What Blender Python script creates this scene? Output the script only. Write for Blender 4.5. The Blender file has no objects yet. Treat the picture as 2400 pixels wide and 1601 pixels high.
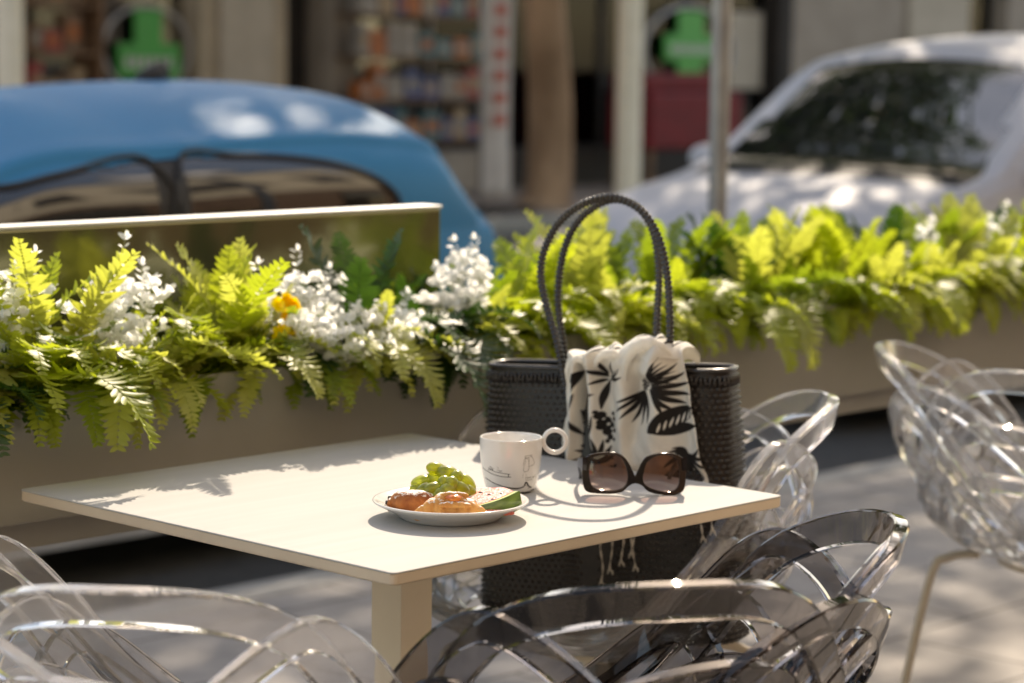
import bpy, bmesh, math, random
import numpy as np
from mathutils import Vector, Matrix
random.seed(7); rng = np.random.default_rng(7)
PI = math.pi
SC = bpy.context.scene
COL = SC.collection

# ------------------------------------------------------------------ camera
CAMZ, PITCH, ROLL, FPX = 1.351, 0.11694, 0.0129, 5666.67     # 85 mm on a 36 mm sensor, photo 2400x1601
ROT = 0.81124                                                # direction of the street
CX, CY = -0.149, 3.307                                       # table centre
fw = Vector((0, math.cos(PITCH), -math.sin(PITCH))); rt0 = Vector((1, 0, 0)); up0 = rt0.cross(fw)
rt = rt0*math.cos(ROLL) + up0*math.sin(ROLL); up = up0*math.cos(ROLL) - rt0*math.sin(ROLL)
cd = bpy.data.cameras.new('camera'); cam = bpy.data.objects.new('camera', cd); COL.objects.link(cam)
cd.lens = 85; cd.sensor_width = 36; cd.clip_start = 0.05; cd.clip_end = 400
cam.matrix_world = Matrix(((rt.x, up.x, -fw.x, 0), (rt.y, up.y, -fw.y, 0), (rt.z, up.z, -fw.z, CAMZ), (0, 0, 0, 1)))
cd.dof.use_dof = True; cd.dof.focus_distance = 3.03; cd.dof.aperture_fstop = 3.9
SC.camera = cam

# ------------------------------------------------------------------ sky, sun, exposure
SUN_EL, SUN_AZ = math.radians(38.0), math.radians(7)         # azimuth from +Y towards +X
wd = bpy.data.worlds.new('World'); SC.world = wd; wd.use_nodes = True
nt = wd.node_tree; nt.nodes.clear()
sky = nt.nodes.new('ShaderNodeTexSky'); sky.sky_type = 'NISHITA'; sky.sun_disc = False
sky.sun_elevation = SUN_EL; sky.sun_rotation = SUN_AZ; sky.dust_density = 1.0; sky.ozone_density = 0.4
bg = nt.nodes.new('ShaderNodeBackground'); bg.inputs[1].default_value = 0.14
wo = nt.nodes.new('ShaderNodeOutputWorld')
nt.links.new(sky.outputs[0], bg.inputs[0]); nt.links.new(bg.outputs[0], wo.inputs[0])
sl = bpy.data.lights.new('sun', 'SUN'); sl.energy = 2.9; sl.angle = math.radians(0.55); sl.color = (1.0, 0.975, 0.95)
so = bpy.data.objects.new('sun', sl); COL.objects.link(so)
sd = Vector((math.sin(SUN_AZ)*math.cos(SUN_EL), math.cos(SUN_AZ)*math.cos(SUN_EL), math.sin(SUN_EL)))
so.rotation_euler = sd.to_track_quat('Z', 'Y').to_euler(); so.location = (3, 20, 15)
SC.view_settings.view_transform = 'Standard'; SC.view_settings.look = 'None'
SC.view_settings.exposure = 1.15; SC.view_settings.gamma = 1.0; SC.view_settings.use_curve_mapping = False
SC.view_settings.use_white_balance = True; SC.view_settings.white_balance_temperature = 8500; SC.view_settings.white_balance_tint = 12
cy = SC.cycles
cy.use_denoising = True
try: cy.denoiser = 'OPENIMAGEDENOISE'
except Exception: pass
cy.max_bounces = 14; cy.transmission_bounces = 12; cy.transparent_max_bounces = 12; cy.glossy_bounces = 6; cy.diffuse_bounces = 4
cy.sample_clamp_indirect = 5.0; cy.blur_glossy = 0.6

# ------------------------------------------------------------------ helpers
KD = 2400/2351.0                                             # pixel notes were taken at 2351 px width
AV = Vector((math.cos(ROT), math.sin(ROT), 0)); BV = Vector((-AV.y, AV.x, 0))
def S(a, b, z=0.0): return Vector((CX, CY, 0)) + AV*a + BV*b + Vector((0, 0, z))
def ray(x, y):
    x *= KD; y *= KD
    return fw + rt*((x-1200)/FPX) - up*((y-800.5)/FPX)
CAMP = Vector((0, 0, CAMZ))
def at_z(x, y, z):
    d = ray(x, y); return CAMP + d*((z-CAMZ)/d.z)
def at_y(x, y, Y):
    d = ray(x, y); return CAMP + d*(Y/d.y)
def at_b(x, y, b):
    """point of the vertical plane b = const (parallel to the street) seen at that pixel -> (a, b, z)"""
    d = ray(x, y); o = CAMP - Vector((CX, CY, 0))
    t = (b - o.dot(BV))/d.dot(BV); p = o + d*t
    return p.dot(AV), b, p.z

def obj(name, verts, faces, mat=None, parent=None, smooth=False, loc=None):
    me = bpy.data.meshes.new(name); me.from_pydata([tuple(v) for v in verts], [], faces); me.update()
    return link(name, me, mat, parent, smooth, loc)
def link(name, me, mat=None, parent=None, smooth=False, loc=None):
    if smooth: me.shade_smooth()
    if mat is not None and not me.materials:
        for m in (mat if isinstance(mat, (list, tuple)) else [mat]): me.materials.append(m)
    o = bpy.data.objects.new(name, me); COL.objects.link(o)
    if parent: o.parent = parent
    if loc is not None: o.location = loc
    return o
def bobj(name, bm, mat=None, parent=None, smooth=False, loc=None):
    me = bpy.data.meshes.new(name); bm.to_mesh(me); bm.free()
    return link(name, me, mat, parent, smooth, loc)
def tag(o, label=None, cat=None, group=None, kind=None):
    if label: o['label'] = label
    if cat: o['category'] = cat
    if group: o['group'] = group
    if kind: o['kind'] = kind
    return o
def thing(name, loc, rotz, label, cat, group=None):
    o = bpy.data.objects.new(name, None); COL.objects.link(o); o.empty_display_size = 0.05
    o.location = loc; o.rotation_euler = (0, 0, rotz)
    return tag(o, label, cat, group)
def box_vf(x0, x1, y0, y1, z0, z1):
    v = [(x0,y0,z0),(x1,y0,z0),(x1,y1,z0),(x0,y1,z0),(x0,y0,z1),(x1,y0,z1),(x1,y1,z1),(x0,y1,z1)]
    f = [(0,3,2,1),(4,5,6,7),(0,1,5,4),(1,2,6,5),(2,3,7,6),(3,0,4,7)]
    return v, f
def bevel_box(name, x0, x1, y0, y1, z0, z1, mat, parent=None, bev=0.004, seg=2, loc=None):
    bm = bmesh.new(); v, f = box_vf(x0, x1, y0, y1, z0, z1)
    vs = [bm.verts.new(p) for p in v]
    for q in f: bm.faces.new([vs[i] for i in q])
    if bev: bmesh.ops.bevel(bm, geom=bm.edges[:], offset=bev, segments=seg, affect='EDGES', profile=0.6)
    return bobj(name, bm, mat, parent, False, loc)
def lathe_vf(prof, n=64, closed=False):
    v = []; f = []; m = len(prof)
    for i in range(n):
        t = 2*PI*i/n
        for r, z in prof: v.append((r*math.cos(t), r*math.sin(t), z))
    for i in range(n):
        j = (i+1) % n
        for k in range(m-1 + (1 if closed else 0)):
            l = (k+1) % m
            f.append((i*m+k, j*m+k, j*m+l, i*m+l))
    return v, f
def tube_vf(pts, rad, n=8, caps=True, closed=False):
    """tube along pts; rad a number or list"""
    P = [Vector(p) for p in pts]; N = len(P); v = []; f = []
    rr = rad if isinstance(rad, (list, tuple)) else [rad]*N
    T = []
    for i in range(N):
        a = P[(i-1) % N] if (closed or i) else P[i]; b = P[(i+1) % N] if (closed or i < N-1) else P[i]
        T.append((b-a).normalized())
    ref = Vector((0, 0, 1)) if abs(T[0].z) < 0.9 else Vector((1, 0, 0))
    nrm = (ref - T[0]*ref.dot(T[0])).normalized()
    for i in range(N):
        nrm = (nrm - T[i]*nrm.dot(T[i])).normalized(); bn = T[i].cross(nrm)
        for k in range(n):
            t = 2*PI*k/n; v.append(P[i] + (nrm*math.cos(t) + bn*math.sin(t))*rr[i])
    for i in range(N if closed else N-1):
        j = (i+1) % N
        for k in range(n):
            l = (k+1) % n; f.append((i*n+k, i*n+l, j*n+l, j*n+k))
    if caps and not closed:
        f.append(tuple(range(n-1, -1, -1))); f.append(tuple(range((N-1)*n, N*n)))
    return v, f
def catmull(pts, sub=8, closed=False):
    P = [Vector(p) for p in pts]; n = len(P); out = []
    rngi = range(n) if closed else range(n-1)
    for i in rngi:
        if closed: p0, p1, p2, p3 = P[(i-1) % n], P[i], P[(i+1) % n], P[(i+2) % n]
        else: p0, p1, p2, p3 = P[max(i-1, 0)], P[i], P[i+1], P[min(i+2, n-1)]
        for k in range(sub):
            t = k/sub; t2 = t*t; t3 = t2*t
            out.append(0.5*((2*p1) + (p2-p0)*t + (2*p0-5*p1+4*p2-p3)*t2 + (3*p1-p0-3*p2+p3)*t3))
    if not closed: out.append(P[-1])
    return out
def merge_vf(parts):
    V = []; F = []
    for v, f in parts:
        o = len(V); V += list(v); F += [tuple(i+o for i in q) for q in f]
    return V, F
def grid_f(nu, nv, wrap=False):
    f = []
    for i in range(nu if wrap else nu-1):
        for j in range(nv-1):
            i2 = (i+1) % nu; f.append((i*nv+j, i2*nv+j, i2*nv+j+1, i*nv+j+1))
    return f
def smoothstep(x, a, b):
    t = max(0.0, min(1.0, (x-a)/(b-a))); return t*t*(3-2*t)

# ------------------------------------------------------------------ materials
MATS = {}
def new_mat(name):
    m = bpy.data.materials.new(name); m.use_nodes = True; n = m.node_tree
    b = n.nodes['Principled BSDF']; o = n.nodes['Material Output']; MATS[name] = m
    return m, n, b, o
def ramp(n, stops):
    r = n.nodes.new('ShaderNodeValToRGB'); e = r.color_ramp.elements
    while len(e) < len(stops): e.new(0.5)
    for i, (p, c) in enumerate(stops): e[i].position = p; e[i].color = (*c, 1)
    return r
def noise(n, scale, detail=4, rough=0.55, coord='Object', stretch=None):
    tc = n.nodes.new('ShaderNodeTexCoord'); t = n.nodes.new('ShaderNodeTexNoise')
    t.inputs['Scale'].default_value = scale; t.inputs['Detail'].default_value = detail; t.inputs['Roughness'].default_value = rough
    if stretch:
        mp = n.nodes.new('ShaderNodeMapping'); mp.inputs['Scale'].default_value = stretch
        n.links.new(tc.outputs[coord], mp.inputs[0]); n.links.new(mp.outputs[0], t.inputs['Vector'])
    else: n.links.new(tc.outputs[coord], t.inputs['Vector'])
    return t
def simple(name, c1, c2=None, scale=20, rough=0.5, metal=0.0, bump=0.0, bscale=None, spec=0.5, coat=0.0, stretch=None, rvar=0.0, ior=1.5):
    m, n, b, o = new_mat(name)
    b.inputs['Roughness'].default_value = rough; b.inputs['Metallic'].default_value = metal
    b.inputs['Specular IOR Level'].default_value = spec; b.inputs['Coat Weight'].default_value = coat
    b.inputs['Coat Roughness'].default_value = 0.03; b.inputs['IOR'].default_value = ior
    t = noise(n, scale, stretch=stretch)
    if c2 is None: c2 = tuple(x*0.82 for x in c1)
    r = ramp(n, [(0.33, c2), (0.67, c1)]); n.links.new(t.outputs[0], r.inputs[0]); n.links.new(r.outputs[0], b.inputs['Base Color'])
    if rvar:
        mr = n.nodes.new('ShaderNodeMapRange'); mr.inputs[3].default_value = rough-rvar; mr.inputs[4].default_value = rough+rvar
        n.links.new(t.outputs[0], mr.inputs[0]); n.links.new(mr.outputs[0], b.inputs['Roughness'])
    if bump:
        t2 = noise(n, bscale or scale*3, stretch=stretch); bp = n.nodes.new('ShaderNodeBump')
        bp.inputs['Strength'].default_value = bump; bp.inputs['Distance'].default_value = 0.002
        n.links.new(t2.outputs[0], bp.inputs['Height']); n.links.new(bp.outputs[0], b.inputs['Normal'])
    return m
def leaf_mat(name, c1, c2, trans=0.45, rough=0.45, scale=18):
    m, n, b, o = new_mat(name)
    t = noise(n, scale, 3); oi = n.nodes.new('ShaderNodeObjectInfo')
    ad = n.nodes.new('ShaderNodeMath'); ad.operation = 'MULTIPLY_ADD'; ad.inputs[1].default_value = 0.5
    n.links.new(oi.outputs['Random'], ad.inputs[0]); sub = n.nodes.new('ShaderNodeMath'); sub.operation = 'SUBTRACT'; sub.inputs[1].default_value = 0.25
    n.links.new(t.outputs[0], sub.inputs[0]); n.links.new(sub.outputs[0], ad.inputs[2])
    r = ramp(n, [(0.25, c2), (0.75, c1)]); n.links.new(ad.outputs[0], r.inputs[0])
    n.links.new(r.outputs[0], b.inputs['Base Color']); b.inputs['Roughness'].default_value = rough
    tr = n.nodes.new('ShaderNodeBsdfTranslucent'); mx = n.nodes.new('ShaderNodeMixShader'); mx.inputs[0].default_value = trans
    br = n.nodes.new('ShaderNodeMix'); br.data_type = 'RGBA'; br.blend_type = 'MULTIPLY'; br.inputs[0].default_value = 1.0
    br.inputs[7].default_value = (1.65, 1.70, 0.85, 1) if c1[1] > c1[2]*1.4 else (1.1, 1.1, 1.1, 1)
    n.links.new(r.outputs[0], br.inputs[6]); n.links.new(br.outputs[2], tr.inputs[0])
    n.links.new(b.outputs[0], mx.inputs[1]); n.links.new(tr.outputs[0], mx.inputs[2]); n.links.new(mx.outputs[0], o.inputs[0])
    return m
def glass_mat(name, col, rough=0.01, ior=1.47, trans=0.90):
    m, n, b, o = new_mat(name)
    b.inputs['Base Color'].default_value = (*col, 1); b.inputs['Transmission Weight'].default_value = trans
    b.inputs['Roughness'].default_value = rough; b.inputs['IOR'].default_value = ior
    t = noise(n, 9, 2); bp = n.nodes.new('ShaderNodeBump'); bp.inputs['Strength'].default_value = 0.06; bp.inputs['Distance'].default_value = 0.004
    n.links.new(t.outputs[0], bp.inputs['Height']); n.links.new(bp.outputs[0], b.inputs['Normal'])
    t2 = noise(n, 60, 3); mr = n.nodes.new('ShaderNodeMapRange'); mr.inputs[3].default_value = rough; mr.inputs[4].default_value = rough+0.05
    n.links.new(t2.outputs[0], mr.inputs[0]); n.links.new(mr.outputs[0], b.inputs['Roughness'])
    return m
def carglass(name, refl, dark=(0.012, 0.012, 0.012)):
    m, n, b, o = new_mat(name); n.nodes.remove(b)
    gl = n.nodes.new('ShaderNodeBsdfGlossy'); gl.inputs['Roughness'].default_value = 0.015
    df = n.nodes.new('ShaderNodeBsdfDiffuse'); df.inputs[0].default_value = (*dark, 1)
    fr = n.nodes.new('ShaderNodeFresnel'); fr.inputs[0].default_value = 1.6
    t = noise(n, 3, 3); mr = n.nodes.new('ShaderNodeMapRange'); mr.inputs[3].default_value = refl*0.92; mr.inputs[4].default_value = refl*1.08
    n.links.new(t.outputs[0], mr.inputs[0])
    ad = n.nodes.new('ShaderNodeMath'); ad.operation = 'ADD'; ad.use_clamp = True
    n.links.new(fr.outputs[0], ad.inputs[0]); n.links.new(mr.outputs[0], ad.inputs[1])
    mx = n.nodes.new('ShaderNodeMixShader'); n.links.new(ad.outputs[0], mx.inputs[0])
    n.links.new(df.outputs[0], mx.inputs[1]); n.links.new(gl.outputs[0], mx.inputs[2]); n.links.new(mx.outputs[0], o.inputs[0])
    return m

M_slab = None
def paving(name, c1, c2, sx, sy, mortar):
    m, n, b, o = new_mat(name)
    tc = n.nodes.new('ShaderNodeTexCoord'); bt = n.nodes.new('ShaderNodeTexBrick')
    bt.inputs['Scale'].default_value = 1.0; bt.inputs['Brick Width'].default_value = sx; bt.inputs['Row Height'].default_value = sy
    bt.inputs['Mortar Size'].default_value = 0.006; bt.inputs['Color1'].default_value = (*c1, 1); bt.inputs['Color2'].default_value = (*c2, 1); bt.inputs['Mortar'].default_value = (*mortar, 1)
    n.links.new(tc.outputs['Object'], bt.inputs['Vector'])
    t = noise(n, 6, 6, 0.65); r = ramp(n, [(0.3, (0.72, 0.72, 0.72)), (0.7, (1.08, 1.06, 1.04))]); n.links.new(t.outputs[0], r.inputs[0])
    mx = n.nodes.new('ShaderNodeMix'); mx.data_type = 'RGBA'; mx.blend_type = 'MULTIPLY'; mx.inputs[0].default_value = 1
    n.links.new(bt.outputs[0], mx.inputs[6]); n.links.new(r.outputs[0], mx.inputs[7]); n.links.new(mx.outputs[2], b.inputs['Base Color'])
    b.inputs['Roughness'].default_value = 0.75
    bp = n.nodes.new('ShaderNodeBump'); bp.inputs['Strength'].default_value = 0.3; t2 = noise(n, 90, 3); n.links.new(t2.outputs[0], bp.inputs['Height']); bp.inputs['Distance'].default_value = 0.002
    n.links.new(bp.outputs[0], b.inputs['Normal'])
    return m

m_pave = paving('pavement_slabs', (0.38, 0.345, 0.315), (0.33, 0.30, 0.275), 0.6, 0.4, (0.10, 0.09, 0.08))
m_asphalt = simple('asphalt', (0.055, 0.053, 0.052), (0.035, 0.034, 0.034), 14, 0.85, bump=0.5, bscale=160)
m_kerb = simple('granite_kerb', (0.36, 0.34, 0.31), (0.26, 0.25, 0.23), 30, 0.7, bump=0.3, bscale=120)
m_clear = glass_mat('clear_polycarbonate', (0.97, 0.975, 0.985))
m_smoke = glass_mat('smoke_polycarbonate', (0.36, 0.345, 0.35), rough=0.0, trans=1.0)
m_trough = simple('taupe_powder_coat', (0.30, 0.285, 0.255), (0.26, 0.247, 0.22), 3, 0.36, bump=0.02, rvar=0.08)
m_panel = simple('brushed_olive_steel', (0.24, 0.24, 0.15), (0.20, 0.20, 0.125), 3, 0.16, metal=0.8, bump=0.01, rvar=0.05)
m_soil = simple('potting_soil', (0.03, 0.022, 0.015), (0.012, 0.01, 0.008), 60, 0.95, bump=0.8)
m_laminate = simple('ivory_laminate', (0.475, 0.468, 0.45), (0.445, 0.438, 0.418), 3, 0.55, spec=0.5, stretch=(1, 14, 1), rvar=0.06, ior=1.10)
m_edge = simple('beige_edge_band', (0.74, 0.62, 0.47), (0.68, 0.56, 0.42), 9, 0.42, rvar=0.06)
m_post = simple('cream_paint', (0.80, 0.71, 0.55), (0.75, 0.66, 0.50), 12, 0.38, bump=0.03)
m_beigetube = simple('beige_tube', (0.62, 0.54, 0.42), None, 15, 0.4)
m_china = simple('white_china', (0.80, 0.785, 0.76), (0.77, 0.755, 0.73), 4, 0.10, coat=0.4)
m_ink = simple('cup_ink', (0.035, 0.028, 0.022), (0.02, 0.016, 0.012), 40, 0.4)

# ================================================================== SETTING: ground, road, kerbs, pavements
def street_box(name, a0, a1, b0, b1, z0, z1, mat, kind='structure', bev=0):
    o = bevel_box(name, a0, a1, b0, b1, z0, z1, mat, None, bev)
    o.location = S(0, 0, 0); o.rotation_euler = (0, 0, ROT)
    return tag(o, kind=kind)
gv, gf = [(-300, -300, 0), (300, -300, 0), (300, 300, 0), (-300, 300, 0)], [(0, 1, 2, 3)]
g = obj('ground', gv, gf, m_asphalt); g.location = (0, 0, -0.30); tag(g, kind='structure')
street_box('road', -60, 90, 2.3, 11.7, -0.29, -0.12, m_asphalt)
street_box('pavement', -60, 90, -12, 2.15, -0.29, 0.0, m_pave)
street_box('kerb', -60, 90, 2.154, 2.30, -0.28, 0.004, m_kerb, bev=0.012)
street_box('far_kerb', -60, 90, 11.70, 11.85, -0.28, 0.004, m_kerb, bev=0.012)
m_pave2 = paving('far_pavement_slabs', (0.27, 0.20, 0.155), (0.23, 0.17, 0.13), 0.5, 0.5, (0.06, 0.05, 0.04))
street_box('far_pavement', -60, 90, 11.854, 40, -0.29, 0.0, m_pave2)

# ================================================================== TABLE
def rounded_slab(half, r, z0, z1, n=8, bev=0.0015):
    pts = []
    for qx, qy, t0 in ((1, 1, 0), (-1, 1, PI/2), (-1, -1, PI), (1, -1, 3*PI/2)):
        for k in range(n+1):
            t = t0 + PI/2*k/n; pts.append((qx*(half-r) + r*math.cos(t), qy*(half-r) + r*math.sin(t)))
    return pts
def slab_vf(pts, rings):
    """rings: list of (inset, z)"""
    v = []; N = len(pts)
    for ins, z in rings:
        for x, y in pts:
            l = math.hypot(x, y); v.append((x*(1-ins/l), y*(1-ins/l), z))
    f = []
    for k in range(len(rings)-1):
        for i in range(N):
            j = (i+1) % N; f.append((k*N+i, k*N+j, (k+1)*N+j, (k+1)*N+i))
    f.append(tuple(range(N-1, -1, -1))); f.append(tuple(range((len(rings)-1)*N, len(rings)*N)))
    return v, f
TZ = 0.75
tab = thing('cafe_table', (CX, CY, 0), ROT, 'square ivory cafe table on a single cream post', 'table')
pts = rounded_slab(0.375, 0.009, 0, 0)
v, f = slab_vf(pts, [(0.0012, TZ-0.0022), (0.0002, TZ-0.0016), (0.0004, TZ-0.0006), (0.0016, TZ)])
obj('table_top', v, f, m_laminate, tab)
pts2 = rounded_slab(0.3745, 0.009, 0, 0)
v, f = slab_vf(pts2, [(0.003, TZ-0.0165), (0.0006, TZ-0.0152), (0.0, TZ-0.0135), (0.0, TZ-0.0030), (0.001, TZ-0.0023)])
obj('edge_band', v, f, m_edge, tab)
bevel_box('post', -0.030, 0.030, -0.030, 0.030, 0.012, TZ-0.0225, m_post, tab, 0.002)
bevel_box('mounting_plate', -0.13, 0.13, -0.13, 0.13, TZ-0.0222, TZ-0.0166, m_post, tab, 0.001)
bevel_box('base_plate', -0.21, 0.21, -0.21, 0.21, 0.0005, 0.0118, m_post, tab, 0.002)

# ================================================================== LATTICE CHAIRS
def shell(th, s):
    t = math.radians(th); k = 0.5+0.5*math.cos(t)                 # 1 at the back, 0 at the front
    zr = 0.50 + 0.305*smoothstep(k, 0.06, 0.60)
    sx = 0.262; sy = 0.235 if abs(th) < 90 else 0.235
    e = 3.0; c, q = abs(math.cos(t)), abs(math.sin(t))
    R = 1.0/((c/sy)**e + (q/sx)**e)**(1/e)
    P = [(0.0, 0.452), (R*0.95, 0.425), (R*1.0, 0.50), (R*1.14, zr)]
    u = 1-s
    r = u**3*P[0][0] + 3*u*u*s*P[1][0] + 3*u*s*s*P[2][0] + s**3*P[3][0]
    z = u**3*P[0][1] + 3*u*u*s*P[1][1] + 3*u*s*s*P[2][1] + s**3*P[3][1]
    lean = 0.055*s**3*k
    return Vector((r*math.sin(t), -r*math.cos(t) - lean, z))
def shell_n(th, s):
    e = 0.01
    d1 = shell(th+1.0, s) - shell(th-1.0, s); d2 = shell(th, min(s+e, 1.0)) - shell(th, max(s-e, 0.02))
    n = d1.cross(d2); n.normalize(); return n
def rib_vf(path, off, w=0.0145, t=0.0092, ch=0.0026):
    P = [shell(a, s) + shell_n(a, s)*off for a, s in path]; NN = [shell_n(a, s) for a, s in path]
    sec = [(-w+ch, -t), (w-ch, -t), (w, -t+ch), (w, t-ch), (w-ch, t), (-w+ch, t), (-w, t-ch), (-w, -t+ch)]
    v = []; f = []; N = len(P); m = len(sec)
    for i in range(N):
        T = (P[min(i+1, N-1)] - P[max(i-1, 0)]).normalized(); n = (NN[i] - T*NN[i].dot(T)).normalized(); b = T.cross(n)
        for x, y in sec: v.append(P[i] + b*x + n*y)
    for i in range(N-1):
        for k in range(m):
            l = (k+1) % m; f.append((i*m+k, (i+1)*m+k, (i+1)*m+l, i*m+l))
    f.append(tuple(range(m))); f.append(tuple(range(N*m-1, (N-1)*m-1, -1)))
    return v, f
ARCHES = []
for c, W, st, ft in [(-45, 92, 1.0, 0.42), (45, 92, 1.0, 0.42), (-128, 48, 1.0, 0.40), (128, 48, 1.0, 0.40),
                     (0, 80, 0.945, 0.40), (-92, 70, 0.955, 0.40), (92, 70, 0.955, 0.40),
                     (-34, 70, 0.885, 0.32), (34, 70, 0.885, 0.32), (-108, 58, 0.90, 0.32), (108, 58, 0.90, 0.32),
                     (-140, 46, 0.82, 0.26), (140, 46, 0.82, 0.26),
                     (-34, 66, 0.75, 0.20), (34, 66, 0.75, 0.20), (-98, 62, 0.74, 0.20), (98, 62, 0.74, 0.20), (180, 56, 0.66, 0.18),
                     (0, 70, 0.68, 0.14), (-130, 58, 0.60, 0.14), (130, 58, 0.60, 0.14),
                     (-40, 76, 0.52, 0.08), (40, 76, 0.52, 0.08), (-110, 70, 0.50, 0.08), (110, 70, 0.50, 0.08), (180, 72, 0.46, 0.08),
                     (0, 84, 0.38, 0.06), (-90, 84, 0.36, 0.06), (90, 84, 0.36, 0.06), (180, 80, 0.34, 0.06)]:
    ARCHES.append((c, W, st, ft))
RIB_MESH = {}
def rib_mesh(i, mat):
    if (i, mat.name) in RIB_MESH: return RIB_MESH[(i, mat.name)]
    c, W, st, ft = ARCHES[i]; path = []
    N = 46
    for k in range(N+1):
        t = -1+2*k/N
        path.append((c + W*t*(1.0-0.10*(1-abs(t))), ft + (st-ft)*(1-abs(t)**2.5)))
    v, f = rib_vf(path, (-0.0042 if i % 2 else 0.0042) + 0.0006*(i % 5), w=0.0205 if st > 0.98 else (0.0185 if st > 0.8 else 0.0155))
    me = bpy.data.meshes.new('rib'); me.from_pydata([tuple(p) for p in v], [], f); me.update(); me.shade_smooth()
    me.set_sharp_from_angle(angle=math.radians(28)); me.materials.append(mat)
    RIB_MESH[(i, mat.name)] = me; return me
LEG_MESH = []
def chair(loc, rotz, mat, label):
    t = thing('lattice_chair', loc, rotz, label, 'chair', 'lattice chairs of the terrace')
    for i in range(len(ARCHES)): link('rib', rib_mesh(i, mat), mat, t)
    if not LEG_MESH:
        for sx in (-1, 1):
            for sy in (-1, 1):
                p = catmull([(sx*0.12, sy*0.11, 0.428), (sx*0.165, sy*0.15, 0.415), (sx*0.19, sy*0.175, 0.36), (sx*0.235, sy*0.225, 0.008)], 6)
                v, f = tube_vf(p, 0.0085, 10); me = bpy.data.meshes.new('leg'); me.from_pydata([tuple(q) for q in v], [], f); me.shade_smooth(); me.materials.append(m_beigetube); LEG_MESH.append(me)
        p = [(0.125*math.cos(q*PI/16), 0.115*math.sin(q*PI/16), 0.428) for q in range(32)]
        v, f = tube_vf(p, 0.009, 8, closed=True); me = bpy.data.meshes.new('seat_frame'); me.from_pydata([tuple(q) for q in v], [], f); me.shade_smooth(); me.materials.append(m_beigetube); LEG_MESH.append(me)
        v, f = lathe_vf([(0.0, 0.0), (0.012, 0.0), (0.012, 0.012), (0.0, 0.012)], 12); me = bpy.data.meshes.new('foot_glide'); me.from_pydata(v, [], f); me.materials.append(m_ink); LEG_MESH.append(me)
    k = 0
    for sx in (-1, 1):
        for sy in (-1, 1):
            l = link('leg', LEG_MESH[k], None, t); k += 1
            link('foot_glide', LEG_MESH[5], None, l, loc=(sx*0.235, sy*0.225, 0.0))
    link('seat_frame', LEG_MESH[4], None, t)
    v, f = lathe_vf([(0.0, 0.430), (0.125, 0.430), (0.125, 0.446), (0.0, 0.446)], 40)
    obj('seat_disc', v, f, mat, t, True)
    return t
chair(S(-0.225, -0.56), ROT+0.10, m_smoke, 'smoke grey transparent lattice chair pulled up to the table, back towards the post')
chair(S(-0.60, -0.26), ROT-PI/2, m_clear, 'clear transparent lattice chair at the table beside the smoke grey chair')
chair(S(0.555, 0.11), ROT+PI/2, m_clear, 'clear transparent lattice chair with the black woven bag on its seat')
chair((1.04, 4.44, 0), math.radians(-66), m_clear, 'clear transparent lattice chair standing alone in front of the planter')

# ================================================================== PLANTERS
m_sunlit = simple('sunlit_panel_tone', (0.62, 0.63, 0.62), (0.55, 0.56, 0.55), 6, 0.5, metal=0.2)  # pale tone stands for sunlight on the panel's top and back
BF = 0.450; BK = 0.720; ZR = 0.868; ZB = 0.682
def planter(a0, a1, label, legs, panel=None):
    t = thing('planter_box', S((a0+a1)/2, BF, 0), ROT, label, 'planter')
    L = (a1-a0)/2; D = BK-BF; th = 0.012
    bevel_box('front_wall', -L, L, 0, th, ZB, ZR, m_trough, t, 0.003)
    bevel_box('rear_wall', -L, L, D-th, D, ZB, ZR, m_trough, t, 0.003)
    for s in (-1, 1):
        x0, x1 = (-L, -L+th) if s < 0 else (L-th, L)
        bevel_box('end_wall', x0, x1, th+0.0008, D-th-0.0008, ZB, ZR-0.001, m_trough, t, 0.001)
    bevel_box('bottom_rail', -L+0.01, L-0.01, 0.022, D-0.022, ZB-0.042, ZB-0.001, m_trough, t, 0.002)
    # soil: uneven surface
    nu, nv = 60, 8; v = []
    for i in range(nu):
        for j in range(nv):
            v.append((-L+th+(2*L-2*th)*i/(nu-1), th+(D-2*th)*j/(nv-1), ZR-0.035+0.012*rng.normal()))
    obj('soil', v, grid_f(nu, nv), m_soil, t, True)
    for x in legs:
        x -= (a0+a1)/2
        bevel_box('support_leg', x-0.025, x+0.025, D/2-0.03, D/2+0.03, 0.011, ZB-0.0425, m_trough, t, 0.003)
        bevel_box('foot_plate', x-0.06, x+0.06, 0.0, D, 0.0004, 0.010, m_trough, t, 0.002)
    if panel:
        z = panel
        bevel_box('back_panel', -L, L-0.006, D+0.001, D+0.046, ZB-0.03, z, m_panel, t, 0.0035)
        bevel_box('sunlit_top_edge', -L, L-0.003, D-0.001, D+0.053, z+0.0005, z+0.006, m_sunlit, t, 0.0015)  # separate pale strip paints in the sunlit top of the panel
        bevel_box('bright_back_sheet', -L+0.004, L-0.010, D+0.047, D+0.051, ZB-0.025, z-0.006, m_sunlit, t, 0.001)  # unseen pale sheet added so the car windows reflect a bright band
    return t
planter(-1.9, 0.79, 'long taupe metal planter with a tall olive steel back panel', (-1.84, 0.577), panel=1.078)
planter(0.815, 4.6, 'long taupe metal planter of ferns without a back panel, in front of the parked cars', (1.08, 4.5))

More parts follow.
